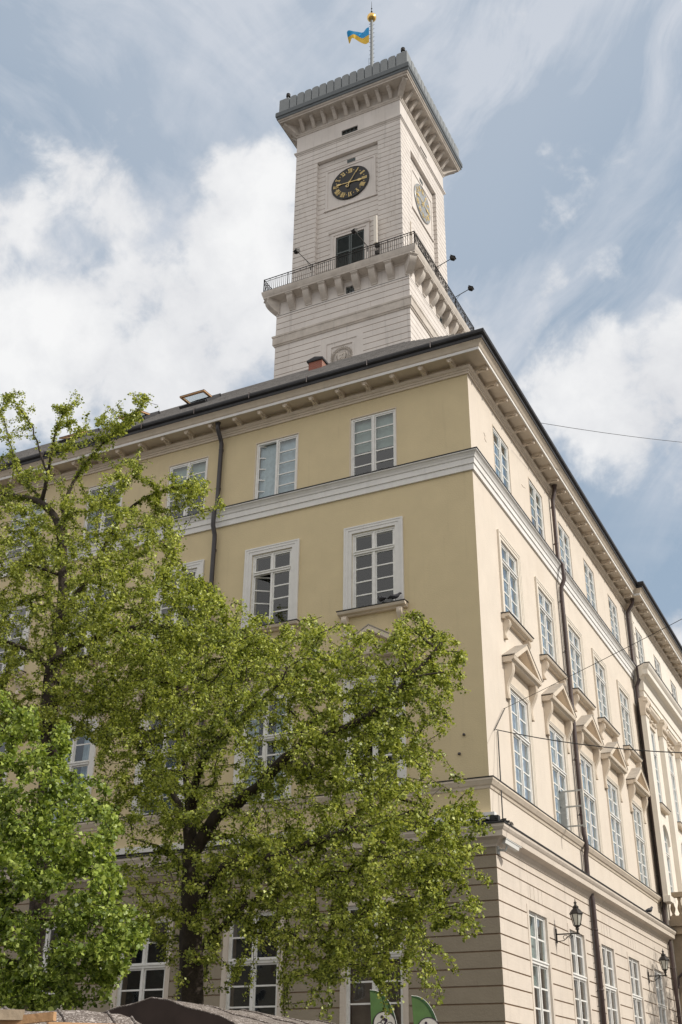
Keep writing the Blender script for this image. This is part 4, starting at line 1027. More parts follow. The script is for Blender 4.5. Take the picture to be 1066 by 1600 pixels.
# far stall
z_ = 2.62; A1 = atz(237, 1561, z_); B1 = atz(420, 1583, z_)
dv = (B1-A1).normalized(); nv_ = Vector((-dv.y, dv.x, 0))
if nv_.dot(RX) < 0: nv_ = -nv_
mid = A1.lerp(B1, .5); S2 = empty('market_stall', (mid.x, mid.y, 0)); tag(S2, 'farther market stall with a dark brown gable end and speckled canopy, below the leaning tree', 'market stall', 'market stalls')
c1 = Vector(S2.location); L2 = (B1-A1).length+1.2
m = MB(); rings = loft(m, [(A1+dv*(L2*i/8)-c1, .014*math.sin(i*1.7)-.006*i, 1.) for i in range(9)], nv_, 1.25, .30, 10); m.build('canopy', M_tarp, S2, smooth=True)
m = MB(); r0 = rings[0]; e = Vector((0,0,.0)); off = -dv*.01
m.add([p+off for p in r0]+[r0[-1]+off-Vector((0,0,.30)), r0[0]+off-Vector((0,0,.30))], [tuple(range(len(r0)+2))]); m.build('gable_cloth', M_brown, S2)
m = MB()
for j in (0, -1):
    for a, b in zip(rings[:-1], rings[1:]): m.add([a[j]+nv_*(.01 if j else -.01), b[j]+nv_*(.01 if j else -.01), b[j]+nv_*(.01 if j else -.01)-Vector((0,0,.16)), a[j]+nv_*(.01 if j else -.01)-Vector((0,0,.16))], [(0,1,2,3)])
m.build('valance', M_maroon, S2)
m = MB()
for i in (.05, .95):
    for s in (-1.1, 1.1): q = A1+dv*L2*i+nv_*s-c1; m.box(q.x-.04, q.x+.04, q.y-.04, q.y+.04, 0, 2.2)
m.build('post', M_maroon, S2)
m = MB()
for s in (-1.0, 1.0):
    q0, q1 = A1+nv_*s-c1, A1+dv*L2+nv_*s-c1; m.add([(q0.x,q0.y,0),(q1.x,q1.y,0),(q1.x,q1.y,.95),(q0.x,q0.y,.95)], [(0,1,2,3)])
q0, q1, q2, q3 = A1-nv_-c1, A1+nv_-c1, A1+dv*L2+nv_-c1, A1+dv*L2-nv_-c1
m.add([(q.x,q.y,.95) for q in (q0,q1,q2,q3)], [(0,1,2,3)]); m.build('counter', M_brown, S2)

# ================================================================== HOUSES ACROSS THE SQUARE (behind and beside the viewpoint)
def house(x, y, rz, w, d, h, col, lb, nw, nf):
    o = empty('town_house', (x, y, 0), rz); tag(o, lb, 'house', 'houses across the square')
    mw_ = mat('house_stucco', col, .9, .08, 1.5, .2, 20, .3); hs = []
    for f in range(nf):
        for i in range(nw):
            c = -w/2+w*(i+.5)/nw; z0_ = 1.0+f*(h-1)/nf; hs.append((c-.6, c+.6, z0_+.5, z0_+2.4))
    m = MB(); m.panel(-w/2, w/2, 0, h, 0, .25, hs); m.quad((-w/2,0,0),(-w/2,d,0),(-w/2,d,h),(-w/2,0,h)); m.quad((w/2,0,0),(w/2,d,0),(w/2,d,h),(w/2,0,h)); m.quad((-w/2,d,0),(w/2,d,0),(w/2,d,h),(-w/2,d,h)); m.build('wall', mw_, o)
    m = MB(); m.side([(.35,h-.3),(.5,h),(-.2,h+.05),(-.2,h-.3)], -w/2, w/2); m.build('cornice', M_white, o)
    m = MB(); m.side([(.5,h+.02),(-d/2,h+3.6),(-d-.3,h+.02)], -w/2, w/2); m.build('roof', M_roof, o)
    first = None
    for a, b, c, e in hs:
        if first is None:
            m = MB(); W_ = .6; H_ = 1.9
            for q in ((-W_,-W_+.09,0,H_),(W_-.09,W_,0,H_),(-W_+.09,W_-.09,0,.09),(-W_+.09,W_-.09,H_-.09,H_),(-.05,.05,.09,H_-.09)): m.box(q[0],q[1],.1,.16,q[2],q[3])
            m.box(-W_+.09, -.05, .11, .15, 1.2, 1.26); m.box(.05, W_-.09, .11, .15, 1.2, 1.26)
            f_ = m.build('window', M_wood, o); m = MB(); m.box(-W_+.05, W_-.05, .17, .19, .05, H_-.05); m.build('pane', M_pdark, f_); first = f_; k = f_
        else: k = copy_tree(first, o)
        k.location = ((a+b)/2, 0, c)
M_pdark = mat('dark_window_pane', (.03, .035, .04), .08, .2, 3., spec=.8)
house(-61, -62, PI, 13, 10, 16., (.46, .38, .30), 'umber town house across the square at the left end of the row', 4, 4)
house(-48, -62, PI, 13, 10, 14.5, (.52, .46, .36), 'straw coloured town house across the square, second from the left end', 4, 4)
house(-35, -62, PI, 13, 10, 16.5, (.42, .30, .22), 'rust coloured town house across the square, third from the left end', 4, 4)
house(-22, -62, PI, 13, 10, 13.5, (.55, .42, .30), 'ochre town house across the square between the rust and the grey one', 4, 4)
house(-8.5, -62, PI, 13, 10, 15.5, (.50, .48, .44), 'grey town house across the square beside the ochre one', 4, 4)
house(5, -62, PI, 13, 10, 14.2, (.60, .50, .38), 'sand coloured town house across the square between grey and brick red', 4, 4)
house(18.5, -62, PI, 13, 10, 16., (.48, .33, .26), 'brick red town house across the square at the right end of the row', 4, 4)
house(14, 96, 0, 15, 10, 17., (.50, .40, .30), 'ochre brown town house at the far end of the square, left of three', 5, 4)
house(29.5, 96, 0, 15, 10, 16., (.42, .34, .28), 'umber town house at the far end of the square, middle of three', 5, 4)
house(45, 96, 0, 15, 10, 17.5, (.5, .42, .33), 'fawn town house at the far end of the square, right of three', 5, 4)
house(48, 5, -PI/2, 16, 10, 14., (.58, .50, .40), 'pale town house facing the sunny facade, nearer the corner', 5, 4)
house(48, 21.5, -PI/2, 16, 10, 15., (.52, .42, .33), 'tan town house facing the sunny facade, the middle one', 5, 4)
house(48, 38, -PI/2, 16, 10, 14., (.60, .55, .45), 'ivory town house facing the sunny facade, the farthest one', 5, 4)

# ================================================================== TREES
def chaikin(P, n=2):
    for _ in range(n):
        Q = [P[0]]
        for a, b in zip(P[:-1], P[1:]): Q += [a*.75+b*.25, a*.25+b*.75]
        Q.append(P[-1]); P = Q
    return P
def inpoly(p, poly):
    x, y = p; c = False; j = len(poly)-1
    for i in range(len(poly)):
        xi, yi = poly[i]; xj, yj = poly[j]
        if (yi > y) != (yj > y) and x < (xj-xi)*(y-yi)/(yj-yi)+xi: c = not c
        j = i
    return c
def make_tree(label, cat, base, limbs, regions, leafmat_, seed, leaf, nleaf, clr, trunk_r, name='tree', step=.30, grp=None, drop=.06, spread=3.):
    """limbs: lists of world points (+ radius at start, end); regions: world attraction points"""
    rng = np.random.default_rng(seed)
    nodes = []; parent = []; rmin = []
    def nearest(p):
        A_ = np.array(nodes); d = ((A_-p)**2).sum(1); return int(d.argmin()), float(d.min())**.5
    for li, (pts, ra, rb) in enumerate(limbs):
        P = chaikin([np.array(q, float) for q in pts], 2)
        seq = [P[0]]
        for q in P[1:]:
            while np.linalg.norm(q-seq[-1]) > step:
                dd = q-seq[-1]; seq.append(seq[-1]+dd/np.linalg.norm(dd)*step+rng.normal(0, .018 if li else .01, 3))
        if li == 0: nodes.append(seq[0]); parent.append(-1); rmin.append(ra); last = 0; seq = seq[1:]
        else: last, _ = nearest(seq[0])
        for i, q in enumerate(seq):
            nodes.append(q); parent.append(last); rmin.append(ra+(rb-ra)*((i+1)/len(seq))**.8); last = len(nodes)-1
    S0 = len(nodes)
    A_ = np.array(regions); base_nodes = np.array(nodes)
    d0 = np.array([((base_nodes-a)**2).sum(1).min() for a in A_]); order = np.argsort(d0)
    cap = S0+len(A_)*14; NA = np.zeros((cap, 3)); NA[:S0] = base_nodes; n = S0
    wgt = np.zeros(cap); wgt[:S0] = 0
    dep = np.zeros(cap)
    tips = []
    b0 = np.array(base, float)
    for ai in order:
        a = A_[ai]
        dv_ = a-NA[:n]; d = np.sqrt((dv_**2).sum(1))
        # prefer joining from below / inside, dislike very deep chains
        cost = d+.10*dep[:n]+.25*np.clip(NA[:n, 2]-a[2], 0, 9)
        j = int(cost.argmin()); L_ = d[j]
        k = max(1, int(L_/step)); prev = j; p0 = NA[j].copy()
        side = rng.normal(0, 1, 3); side -= side.dot(a-p0)*(a-p0)/max(L_*L_, 1e-6); amp = L_*.12
        for i in range(1, k+1):
            t = i/k; q = p0+(a-p0)*t+side*amp*math.sin(t*PI)*.6+np.array([0,0,.18*L_*math.sin(t*PI)])
            q = q+rng.normal(0, .02, 3)
            if n >= cap: break
            NA[n] = q; parent.append(prev); rmin.append(0.); dep[n] = dep[prev]+L_/k; prev = n; n += 1
        tips.append(prev)
    NA = NA[:n]; parent = np.array(parent)
    rad = np.zeros(n); acc = np.zeros(n); kids = np.zeros(n, int)
    for i in range(n-1, -1, -1):
        r = max(.006, acc[i]**(1/2.2)); r = max(r, rmin[i]) if i < S0 else min(r, .05)
        rad[i] = r
        if parent[i] >= 0: acc[parent[i]] += min(r, .2)**2.2; kids[parent[i]] += 1
    # ---- tubes
    children = [[] for _ in range(n)]
    for i in range(n):
        if parent[i] >= 0: children[parent[i]].append(i)
    V = []; Fc = []
    def ringat(p, t, r, ns):
        ref = np.array([0,0,1.]) if abs(t[2]) < .9 else np.array([1.,0,0]); a = np.cross(t, ref); a /= np.linalg.norm(a); b = np.cross(t, a)
        s = len(V)
        for k in range(ns):
            an = 2*PI*k/ns; V.append(p+(a*math.cos(an)+b*math.sin(an))*r)
        return s
    starts = [0]; stack = [(0, -1)]
    chains = []
    todo = [(-1, 0)]
    while todo:
        pr, s = todo.pop(); ch = [s]; cur = s
        while children[cur]:
            ks = sorted(children[cur], key=lambda q: -rad[q]); 
            for q in ks[1:]: todo.append((cur, q))
            cur = ks[0]; ch.append(cur)
        chains.append((pr, ch))
    for pr, ch in chains:
        idx = ([pr] if pr >= 0 else [])+ch
        if len(idx) < 2: continue
        rr = [rad[q] for q in idx]
        if pr >= 0: rr[0] = rr[1]
        ns = 10 if rr[0] > .12 else 6 if rr[0] > .03 else 4 if rr[0] > .012 else 3
        P = [NA[q] for q in idx]; prev = None; K = len(P); ref = None
        for i in range(K):
            t = P[min(i+1, K-1)]-P[max(i-1, 0)]; t = t/(np.linalg.norm(t)+1e-9)
            if ref is None: ref = np.array([0,0,1.]) if abs(t[2]) < .9 else np.array([1.,0,0])
            a = ref-t*ref.dot(t); a /= np.linalg.norm(a)+1e-9; b = np.cross(t, a); ref = a
            s = len(V)
            for k in range(ns):
                an = 2*PI*k/ns; w_ = 1+(.10*math.sin(3*an+i*.7) if rr[0] > .12 else 0); V.append(P[i]+(a*math.cos(an)+b*math.sin(an))*rr[i]*w_)
            if prev is not None:
                for k in range(ns): Fc.append((prev+k, prev+(k+1) % ns, s+(k+1) % ns, s+k))
            prev = s
    T_ = empty(name, base); tag(T_, label, cat, grp)
    b0 = np.array(base, float)
    me = bpy.data.meshes.new('trunk'); me.from_pydata([tuple(v-b0) for v in V], [], Fc); me.materials.append(M_bark)
    me.polygons.foreach_set('use_smooth', [True]*len(me.polygons)); ob = bpy.data.objects.new('trunk', me); COL.objects.link(ob); ob.parent = T_
    # ---- leaves
    tp = np.array(tips); nt_ = len(tp); per = nleaf//nt_
    anc = [tp]
    for _ in range(3): q = parent[anc[-1]]; anc.append(np.where(q < 0, anc[-1], q))
    anc = np.stack(anc, 1)                                # tip and three nodes back along its twig
    lv = np.minimum(2, (rng.random((nt_, per))**1.3*spread).astype(int)); rows = np.arange(nt_)[:, None]
    pa = NA[anc[rows, lv+1]]; pb = NA[anc[rows, lv]]
    t = rng.random((nt_, per, 1)); c = pa*(1-t)+pb*t
    cdir = NA[tp]-NA[anc[:, 1]]; cdir /= np.linalg.norm(cdir, axis=1, keepdims=True)+1e-9
    c = c+cdir[:, None]*clr*.6*rng.random((nt_, per, 1))*(lv == 0)[..., None]
    rdir = rng.normal(0, 1, (nt_, per, 3)); rdir /= np.linalg.norm(rdir, axis=2, keepdims=True)
    c = c+rdir*clr*(rng.random((nt_, per, 1))**.6)*np.array([1, 1, .8])
    c[..., 2] -= drop*rng.random((nt_, per))
    c = c.reshape(-1, 3); m_ = len(c)
    # leaf frames: tip droops outward
    d = rng.normal(0, 1, (m_, 3)); d[:, 2] = d[:, 2]*.55-.45; d /= np.linalg.norm(d, axis=1, keepdims=True)
    nrm = rng.normal(0, 1, (m_, 3))+np.array([.35, 0, .55]); s = np.cross(d, nrm); s /= np.linalg.norm(s, axis=1, keepdims=True)+1e-9
    up = np.cross(s, d)
    sz = leaf*(.4+1.15*rng.random((m_, 1))**1.4)
    w_ = .40+.12*rng.random((m_, 1)); fold = .18
    v0 = c; v2 = c+d*sz; mid_ = c+d*sz*.42
    v1 = mid_+s*sz*w_+up*sz*fold; v3 = mid_-s*sz*w_+up*sz*fold
    VV = np.stack([v0, v1, v2, v3], 1).reshape(-1, 3)-b0
    me = bpy.data.meshes.new('crown'); me.vertices.add(len(VV)); me.vertices.foreach_set('co', VV.astype(np.float32).ravel())
    me.loops.add(m_*4); me.loops.foreach_set('vertex_index', np.arange(m_*4, dtype=np.int32))
    me.polygons.add(m_); me.polygons.foreach_set('loop_start', np.arange(0, m_*4, 4, dtype=np.int32)); me.polygons.foreach_set('loop_total', np.full(m_, 4, dtype=np.int32))
    me.materials.append(leafmat_); me.update(calc_edges=True); me.validate()
    ob = bpy.data.objects.new('crown', me); COL.objects.link(ob); ob.parent = T_
    return T_
def clumps(poly, count, ydep, thick, seed, gap=.35, freq=.028):
    """points through the crown volume behind an outline: (px, py) outline -> world, spread in depth by +-thick"""
    rng = random.Random(seed); xs = [p[0] for p in poly]; ys = [p[1] for p in poly]
    ph = [rng.uniform(0, 6.28) for _ in range(6)]; out = []
    cx, cy = (min(xs)+max(xs))/2, (min(ys)+max(ys))/2; wx, wy = (max(xs)-min(xs))/2, (max(ys)-min(ys))/2
    while len(out) < count:
        x, y = rng.uniform(min(xs), max(xs)), rng.uniform(min(ys), max(ys))
        if not inpoly((x, y), poly): continue
        e = min(1, math.hypot((x-cx)/wx, (y-cy)/wy)); th = thick*math.sqrt(max(.08, 1-e*e*.9))
        u = rng.uniform(-1, 1)*th
        f = (math.sin(x*freq+ph[0]+u)+math.sin(y*freq*1.2+ph[1]+u*.8)+math.sin((x+y)*freq*.7+ph[2])+math.sin((x-y)*freq*1.6+ph[3]+u*1.7))/4
        if f < -1+2*gap*rng.random()*1.3 - .0 and rng.random() < .75: continue
        d = ray(x, y); t = (ydep+u-CAM.y)/d.y; q = CAM+d*t
        if q.z > 1.9: out.append((q.x, q.y, q.z))
    return out
def LP(pts, y, ys=None):
    out = []
    for i, p in enumerate(pts):
        yy = y if len(p) < 3 else y+p[2]; q = aty(p[0], p[1], yy); out.append((q.x, q.y, q.z))
    return out

# tree in front of the corner (leaning limb to the right)
y2 = -11.
b = aty(302, 1590, y2); base2 = (b.x, b.y, 0.)
main = [base2, (b.x-.02, b.y, 1.2)]+LP([(301,1550),(300,1480),(299,1400),(297,1320),(295,1250),(288,1190,-.1),(284,1120,-.3),(275,1060,-.2)], y2)
limbs2 = [(main, .18, .045),
 (LP([(299,1340),(330,1290),(350,1262),(395,1240,-.3),(432,1200,-.6),(460,1172,-.9),(490,1150,-1.1),(540,1137,-1.3),(582,1118,-1.3),(612,1090,-1.3),(640,1060,-1.2),(668,1030,-1.1),(700,990,-.9)], y2), .15, .018),
 (LP([(298,1270),(312,1185,-.8),(355,1142,-1.5),(398,1102,-2.),(425,1078,-2.2),(447,1062,-2.3),(450,1040,-2.3),(480,1020,-2.3)], y2), .105, .012),
 (LP([(300,1450),(320,1400,-.2),(345,1352,-.5),(385,1340,-.8),(430,1345,-1.),(480,1320,-1.2),(540,1300,-1.4),(605,1284,-1.5)], y2), .095, .024),
 (LP([(301,1500),(330,1465,.4),(353,1436,.7),(400,1400,1.2),(470,1380,1.8),(560,1370,2.2)], y2), .07, .02),
 (LP([(298,1300),(270,1240,.4),(240,1190,.8),(200,1150,1.2)], y2), .06, .02),
 (LP([(299,1370),(260,1330,-.6),(225,1310,-1.)], y2), .05, .015),
 (LP([(612,1090,-1.3),(600,1060,-1.3),(625,1050,-1.2),(660,1045,-1.1)], y2), .04, .015),
 (LP([(640,1060,-1.2),(680,1050,-1.1),(700,1052,-1.)], y2), .03, .012),
 (LP([(432,1200,-.6),(470,1190,.2),(520,1220,1.4),(600,1240,1.8),(680,1265,2.1)], y2), .05, .015)]
poly2 = [(646,945),(666,975),(704,992),(690,1010),(722,1044),(696,1066),(710,1086),(680,1130),(690,1178),(668,1205),(736,1264),(706,1292),(746,1345),(718,1368),(732,1392),(690,1402),(716,1440),(690,1458),(680,1500),(650,1488),(636,1538),(604,1500),(560,1545),(520,1540),(470,1525),(440,1550),(420,1490),(345,1440),(330,1555),(272,1555),(240,1480),(195,1420),(185,1300),(150,1250),(150,1100),(200,1000),(330,935),(350,962),(440,990),(490,958),(524,950),(545,980),(600,978)]
pts2 = clumps(poly2, 2200, y2+.3, 3.2, 11, gap=.58)
pts2 += clumps([(205,1000),(330,935),(350,962),(440,990),(500,955),(560,965),(600,1000),(560,1180),(300,1300),(190,1250)], 420, y2, 2.6, 14, gap=.5)
pts2 += clumps([(330,1330),(620,1250),(735,1268),(745,1345),(690,1400),(640,1500),(520,1530),(420,1470),(340,1420)], 480, y2+.5, 2.6, 15, gap=.5)
pts2 += clumps([(470,965),(560,975),(640,960),(690,1050),(640,1140),(480,1130)], 170, y2-.6, 1.6, 16, gap=.75)
pts2 += clumps([(490,1120),(650,1110),(660,1240),(500,1260)], 110, y2-.8, 1.2, 17, gap=.7)
pts2 += clumps([(695,1250),(750,1264),(752,1278),(700,1278)], 12, y2, .5, 5, gap=0)
pts2 += clumps([(646,940),(655,945),(690,990),(712,992),(700,1012),(650,990)], 16, y2+.6, .6, 6, gap=0)
def sprays(edge, y, n, seed, ln=.9, yj=1.5):
    rn = random.Random(seed); out = []
    for _ in range(n):
        i = rn.randrange(len(edge)-1); t = rn.random(); x = edge[i][0]*(1-t)+edge[i+1][0]*t; yy = edge[i][1]*(1-t)+edge[i+1][1]*t
        q = aty(x, yy, y+rn.uniform(-yj, yj)); dx, dz = edge[i+1][1]-edge[i][1], (edge[i+1][0]-edge[i][0]); l = math.hypot(dx, dz) or 1
        ox, oz = -dx/l, dz/l
        if ox*0+oz*0 == 0:
            a = rn.uniform(.3, 1.)*ln
            for k in (.35, .7, 1.): out.append((q.x-ox*a*k*.75, q.y+rn.uniform(-.1,.1), q.z+oz*a*k-.25*k*k*a))
    return [p for p in out if p[2] > 2]
pts2 += sprays([(646,950),(704,995),(715,1040),(680,1125),(690,1178),(736,1264),(745,1345),(728,1395),(712,1440),(680,1500)], y2, 24, 61, .4)
pts2 += sprays([(690,1490),(600,1500),(520,1535),(430,1520),(345,1450)], y2, 22, 62, .7)
_unused = sprays([(340,950),(440,985),(490,955),(600,960),(640,930)], y2, 16, 63, .5)
make_tree('broad spring tree with a thick limb reaching right across the yellow facade', 'tree', base2, limbs2, pts2, M_leafA, 21, .047, 235000, .10, .22, name='linden_tree', grp='trees in front of the facade')

# tall tree on the left
y1 = -9.2
b = aty(78, 1300, y1); base1 = (b.x+.1, b.y, 0.)
main = [base1, (b.x+.05, b.y, 3.)]+LP([(76,1200),(77,1110),(80,1050),(90,1000),(100,960),(98,890),(98,823),(64,778),(11,774),(-30,760)], y1)
limbs1 = [(main, .30, .05),
 (LP([(98,835),(100,790,.2),(120,740,.3),(150,703,.4),(195,661,.5),(221,635,.6)], y1), .075, .015),
 (LP([(66,780),(75,747,-.2),(79,710,-.3),(90,665,-.3),(105,630,-.3)], y1), .06, .014),
 (LP([(75,747,-.2),(66,715,-.1),(49,661),(22,627)], y1), .04, .012),
 (LP([(64,778),(30,745,.4),(15,690,.6),(0,640,.8)], y1), .04, .012),
 (LP([(88,1005),(78,930,.4),(70,860,.7),(40,820,1.)], y1), .09, .02),
 (LP([(95,960),(115,935,.5),(140,900,.9),(184,815,1.),(210,785,1.),(259,763,1.1),(300,755,1.2),(322,772,1.3)], y1), .08, .014),
 (LP([(84,1035),(110,1015,-.4),(160,990,-.6),(215,977,-.8),(260,982,-1.),(292,1005,-1.1),(305,1045,-1.2)], y1), .10, .025),
 (LP([(82,1050),(100,1032,.4),(130,1024,.8),(190,1026,1.2),(240,1040,1.5)], y1), .07, .02),
 (LP([(215,977,-.8),(290,978,-.9),(350,985,-1.),(400,1010,-1.1)], y1), .05, .015),
 (LP([(78,1100),(120,1080,-.5),(170,1095,-1.),(210,1140,-1.4)], y1), .06, .015),
 (LP([(80,1045),(40,1010,-.5),(0,1000,-.9),(-60,980,-1.)], y1), .08, .02),
 (LP([(98,900),(50,880,-.6),(-10,890,-1.)], y1), .05, .02)]
poly1 = [(-60,760),(0,745),(60,790),(110,800),(170,770),(235,800),(285,790),(290,850),(300,900),(345,920),(470,985),(430,1050),(330,1100),(230,1180),(120,1150),(0,1160),(-80,1100)]
pts1 = clumps(poly1, 1600, y1, 3.0, 31, gap=.5)
pts1 += clumps([(0,780),(100,800),(230,790),(290,850),(300,930),(330,1000),(250,1080),(100,1130),(0,1100)], 420, y1-.3, 2.6, 38, gap=.5)
pts1 += clumps([(-20,615),(35,605),(55,640),(20,700),(40,745),(-20,750)], 60, y1+.3, .9, 32, gap=.1)
pts1 += clumps([(85,635),(120,605),(140,640),(135,690),(95,720),(70,700)], 55, y1-.3, .5, 33, gap=.1)
pts1 += clumps([(155,640),(200,615),(245,612),(248,635),(215,660),(150,720),(120,750),(125,700)], 75, y1+.4, .5, 34, gap=.1)
pts1 += clumps([(40,720),(130,760),(230,690),(240,730),(150,800),(40,790)], 120, y1+.2, 1.2, 35, gap=.2)
pts1 += clumps([(225,745),(300,732),(350,765),(345,820),(300,800),(240,810)], 85, y1+1.1, .6, 36, gap=.1)
pts1 += clumps([(300,890),(350,930),(345,960),(300,960)], 40, y1+.2, .6, 37, gap=.1)
make_tree('tallest spring tree at the left with bare looking branches against the sky', 'tree', base1, limbs1, pts1, M_leafA, 22, .055, 165000, .115, .3, name='linden_tree', grp='trees in front of the facade')

# fresh green tree, bottom left
y3 = -14.2
b = aty(-60, 1500, y3); base3 = (b.x, b.y, 0.)
main = [base3, (b.x, b.y, 1.6)]+LP([(-50,1450),(-30,1350),(-10,1250),(10,1180),(40,1130)], y3)
limbs3 = [(main, .14, .03),
 (LP([(-45,1430),(20,1400,-.3),(90,1360,-.5),(150,1310,-.6),(180,1290,-.6)], y3), .045, .012),
 (LP([(-52,1480),(20,1500,.3),(80,1545,.5),(125,1515,.6),(160,1480,.6),(200,1450,.6)], y3), .04, .010),
 (LP([(-20,1300),(40,1270,.5),(100,1250,.8),(120,1190,1.)], y3), .035, .010),
 (LP([(-40,1400),(60,1440,.3),(130,1430,.4),(190,1400,.5)], y3), .035, .010)]
poly3 = [(-140,1060),(0,1075),(22,1120),(48,1085),(70,1140),(105,1128),(112,1190),(150,1215),(140,1250),(178,1262),(188,1300),(165,1340),(192,1375),(180,1410),(215,1420),(238,1465),(205,1475),(200,1510),(178,1515),(185,1565),(140,1555),(100,1580),(40,1575),(-140,1590)]
pts3 = clumps(poly3, 1000, y3, 1.9, 41, gap=.58)
make_tree('fresh bright green bushy tree with larger leaves at the lower left', 'tree', base3, limbs3, pts3, M_leafB, 23, .062, 90000, .13, .15, name='maple_tree', grp='trees in front of the facade')

# tree on the square outside the right edge of the picture; it throws the dappled shade on the far end of the facade
rngx = random.Random(5); bx, by = 9.6, 19.5
pts4 = []
while len(pts4) < 420:
    x, y, z = rngx.uniform(-1,1), rngx.uniform(-1,1), rngx.uniform(-1,1)
    if x*x+y*y+z*z < 1: pts4.append((bx+x*3.0, by+y*3.2, 10.0+z*3.6))
limbs4 = [([(bx,by,0),(bx,by,4),(bx+.2,by+.1,8),(bx+.2,by,12)], .24, .05), ([(bx,by,5),(bx-1.5,by+1,8),(bx-2.2,by+1.5,10)], .1, .03), ([(bx,by,5.5),(bx+1.5,by-1,8.5),(bx+2.,by-1.5,11)], .1, .03)]
make_tree('slim spring tree standing on the square opposite the right facade', 'tree', (bx, by, 0), limbs4, pts4, M_leafA, 24, .12, 17000, .3, .2, name='linden_tree')

# ================================================================== SKY AND LIGHT
SUN_AZ, SUN_EL = R_(4), R_(37)
S = Vector((math.cos(SUN_EL)*math.cos(SUN_AZ), math.cos(SUN_EL)*math.sin(SUN_AZ), math.sin(SUN_EL)))
ld = bpy.data.lights.new('sun', 'SUN'); ld.energy = 3.2; ld.angle = R_(.5); ld.color = (1, .94, .85)
lo = bpy.data.objects.new('sun', ld); COL.objects.link(lo); lo.rotation_euler = (-S).to_track_quat('-Z', 'Y').to_euler(); lo.location = (40, 0, 60)

w = bpy.data.worlds.new('World'); scene.world = w; w.use_nodes = True; nt = w.node_tree; nt.nodes.clear(); L = nt.links
out = N(nt, 'ShaderNodeOutputWorld'); bg = N(nt, 'ShaderNodeBackground', Strength=.1); L.new(bg.outputs[0], out.inputs[0])
sky = N(nt, 'ShaderNodeTexSky'); sky.sky_type = 'NISHITA'; sky.sun_disc = False; sky.sun_elevation = SUN_EL; sky.sun_rotation = PI/2-SUN_AZ
sky.air_density = 1.0; sky.dust_density = 1.2; sky.ozone_density = 1.0
tc = N(nt, 'ShaderNodeTexCoord'); V = tc.outputs['Generated']
def M2(op, a, b=None, c=None, clamp=False):
    n = N(nt, 'ShaderNodeMath', operation=op); n.use_clamp = clamp
    for i, x in enumerate((a, b, c)):
        if x is None: continue
        if isinstance(x, (int, float)): n.inputs[i].default_value = x
        else: L.new(x, n.inputs[i])
    return n.outputs[0]
sep = N(nt, 'ShaderNodeSeparateXYZ'); L.new(V, sep.inputs[0])
zc = M2('MAXIMUM', M2('ADD', sep.outputs[2], .25), .05)
cx_ = M2('DIVIDE', sep.outputs[0], zc); cy_ = M2('DIVIDE', sep.outputs[1], zc)
cmb = N(nt, 'ShaderNodeCombineXYZ'); L.new(cx_, cmb.inputs[0]); L.new(cy_, cmb.inputs[1])
P2 = cmb.outputs[0]
def noise(vec, scale, detail=8., rough=.55, dist=0., off=(0,0,0), sc=(1,1,1), rot=0.):
    mp = N(nt, 'ShaderNodeMapping'); mp.inputs['Location'].default_value = off; mp.inputs['Scale'].default_value = sc; mp.inputs['Rotation'].default_value = (0,0,rot)
    L.new(vec, mp.inputs[0]); n = N(nt, 'ShaderNodeTexNoise', Scale=scale, Detail=detail, Roughness=rough, Distortion=dist); L.new(mp.outputs[0], n.inputs['Vector']); return n.outputs['Fac']
warp = noise(V, 7., 4., .6)
def blob(px, py, r, wgt, r0=.25):
    c = ray(px, py).normalized(); n = N(nt, 'ShaderNodeVectorMath', operation='DISTANCE'); L.new(V, n.inputs[0]); n.inputs[1].default_value = c
    mr = N(nt, 'ShaderNodeMapRange', interpolation_type='SMOOTHSTEP'); L.new(n.outputs['Value'], mr.inputs['Value'])
    rr = r/F_PX; mr.inputs['From Min'].default_value = rr*r0; mr.inputs['From Max'].default_value = rr; mr.inputs['To Min'].default_value = wgt; mr.inputs['To Max'].default_value = 0
    return mr.outputs[0]
cum = None
for a in ((90,350,150,.85),(190,350,110,.7),(380,330,150,.95),(400,480,220,1.),(230,540,260,1.),(40,560,260,1.),(20,430,150,.6),(300,420,120,.7),
          (960,620,190,1.),(1060,590,170,1.),(860,610,100,.75),(1100,700,150,.8),(990,690,110,.6),(945,432,60,.42),(865,432,40,.34),(830,490,80,.34),(770,500,70,.25),
          (1040,930,180,.45),(-200,500,400,1.),(1300,620,260,.9)):
    bb = blob(*a); cum = bb if cum is None else M2('MAXIMUM', cum, bb)
n1 = noise(V, 9., 10., .58, .3, (1.3,.2,.7)); n2 = noise(V, 2.6, 6., .55, .0, (4,2,1))
dens = M2('ADD', cum, M2('MULTIPLY', M2('ADD', M2('SUBTRACT', n1, .5), M2('MULTIPLY', M2('SUBTRACT', noise(V, 30., 8., .6, .4, (5,5,1)), .5), .38)), 2.7))
dens = M2('SUBTRACT', dens, blob(110, 390, 100, .40, .0)); dens = M2('SUBTRACT', dens, blob(30, 440, 80, .35, .0))
mr = N(nt, 'ShaderNodeMapRange', interpolation_type='SMOOTHSTEP'); L.new(dens, mr.inputs['Value']); mr.inputs['From Min'].default_value = .22; mr.inputs['From Max'].default_value = .86
cmask = mr.outputs[0]
# unseen clouds elsewhere in the dome, thickened and brightened as fill light (also in reflections)
n5 = noise(P2, 1.1, 9., .6, .2, (2,5,0)); mr5 = N(nt, 'ShaderNodeMapRange', interpolation_type='SMOOTHSTEP'); L.new(n5, mr5.inputs['Value']); mr5.inputs['From Min'].default_value = .36; mr5.inputs['From Max'].default_value = .52
inview = blob(533, 800, 1500, 1., .75); other = M2('MULTIPLY', mr5.outputs[0], M2('SUBTRACT', 1., inview))
cmask = M2('MAXIMUM', cmask, other)
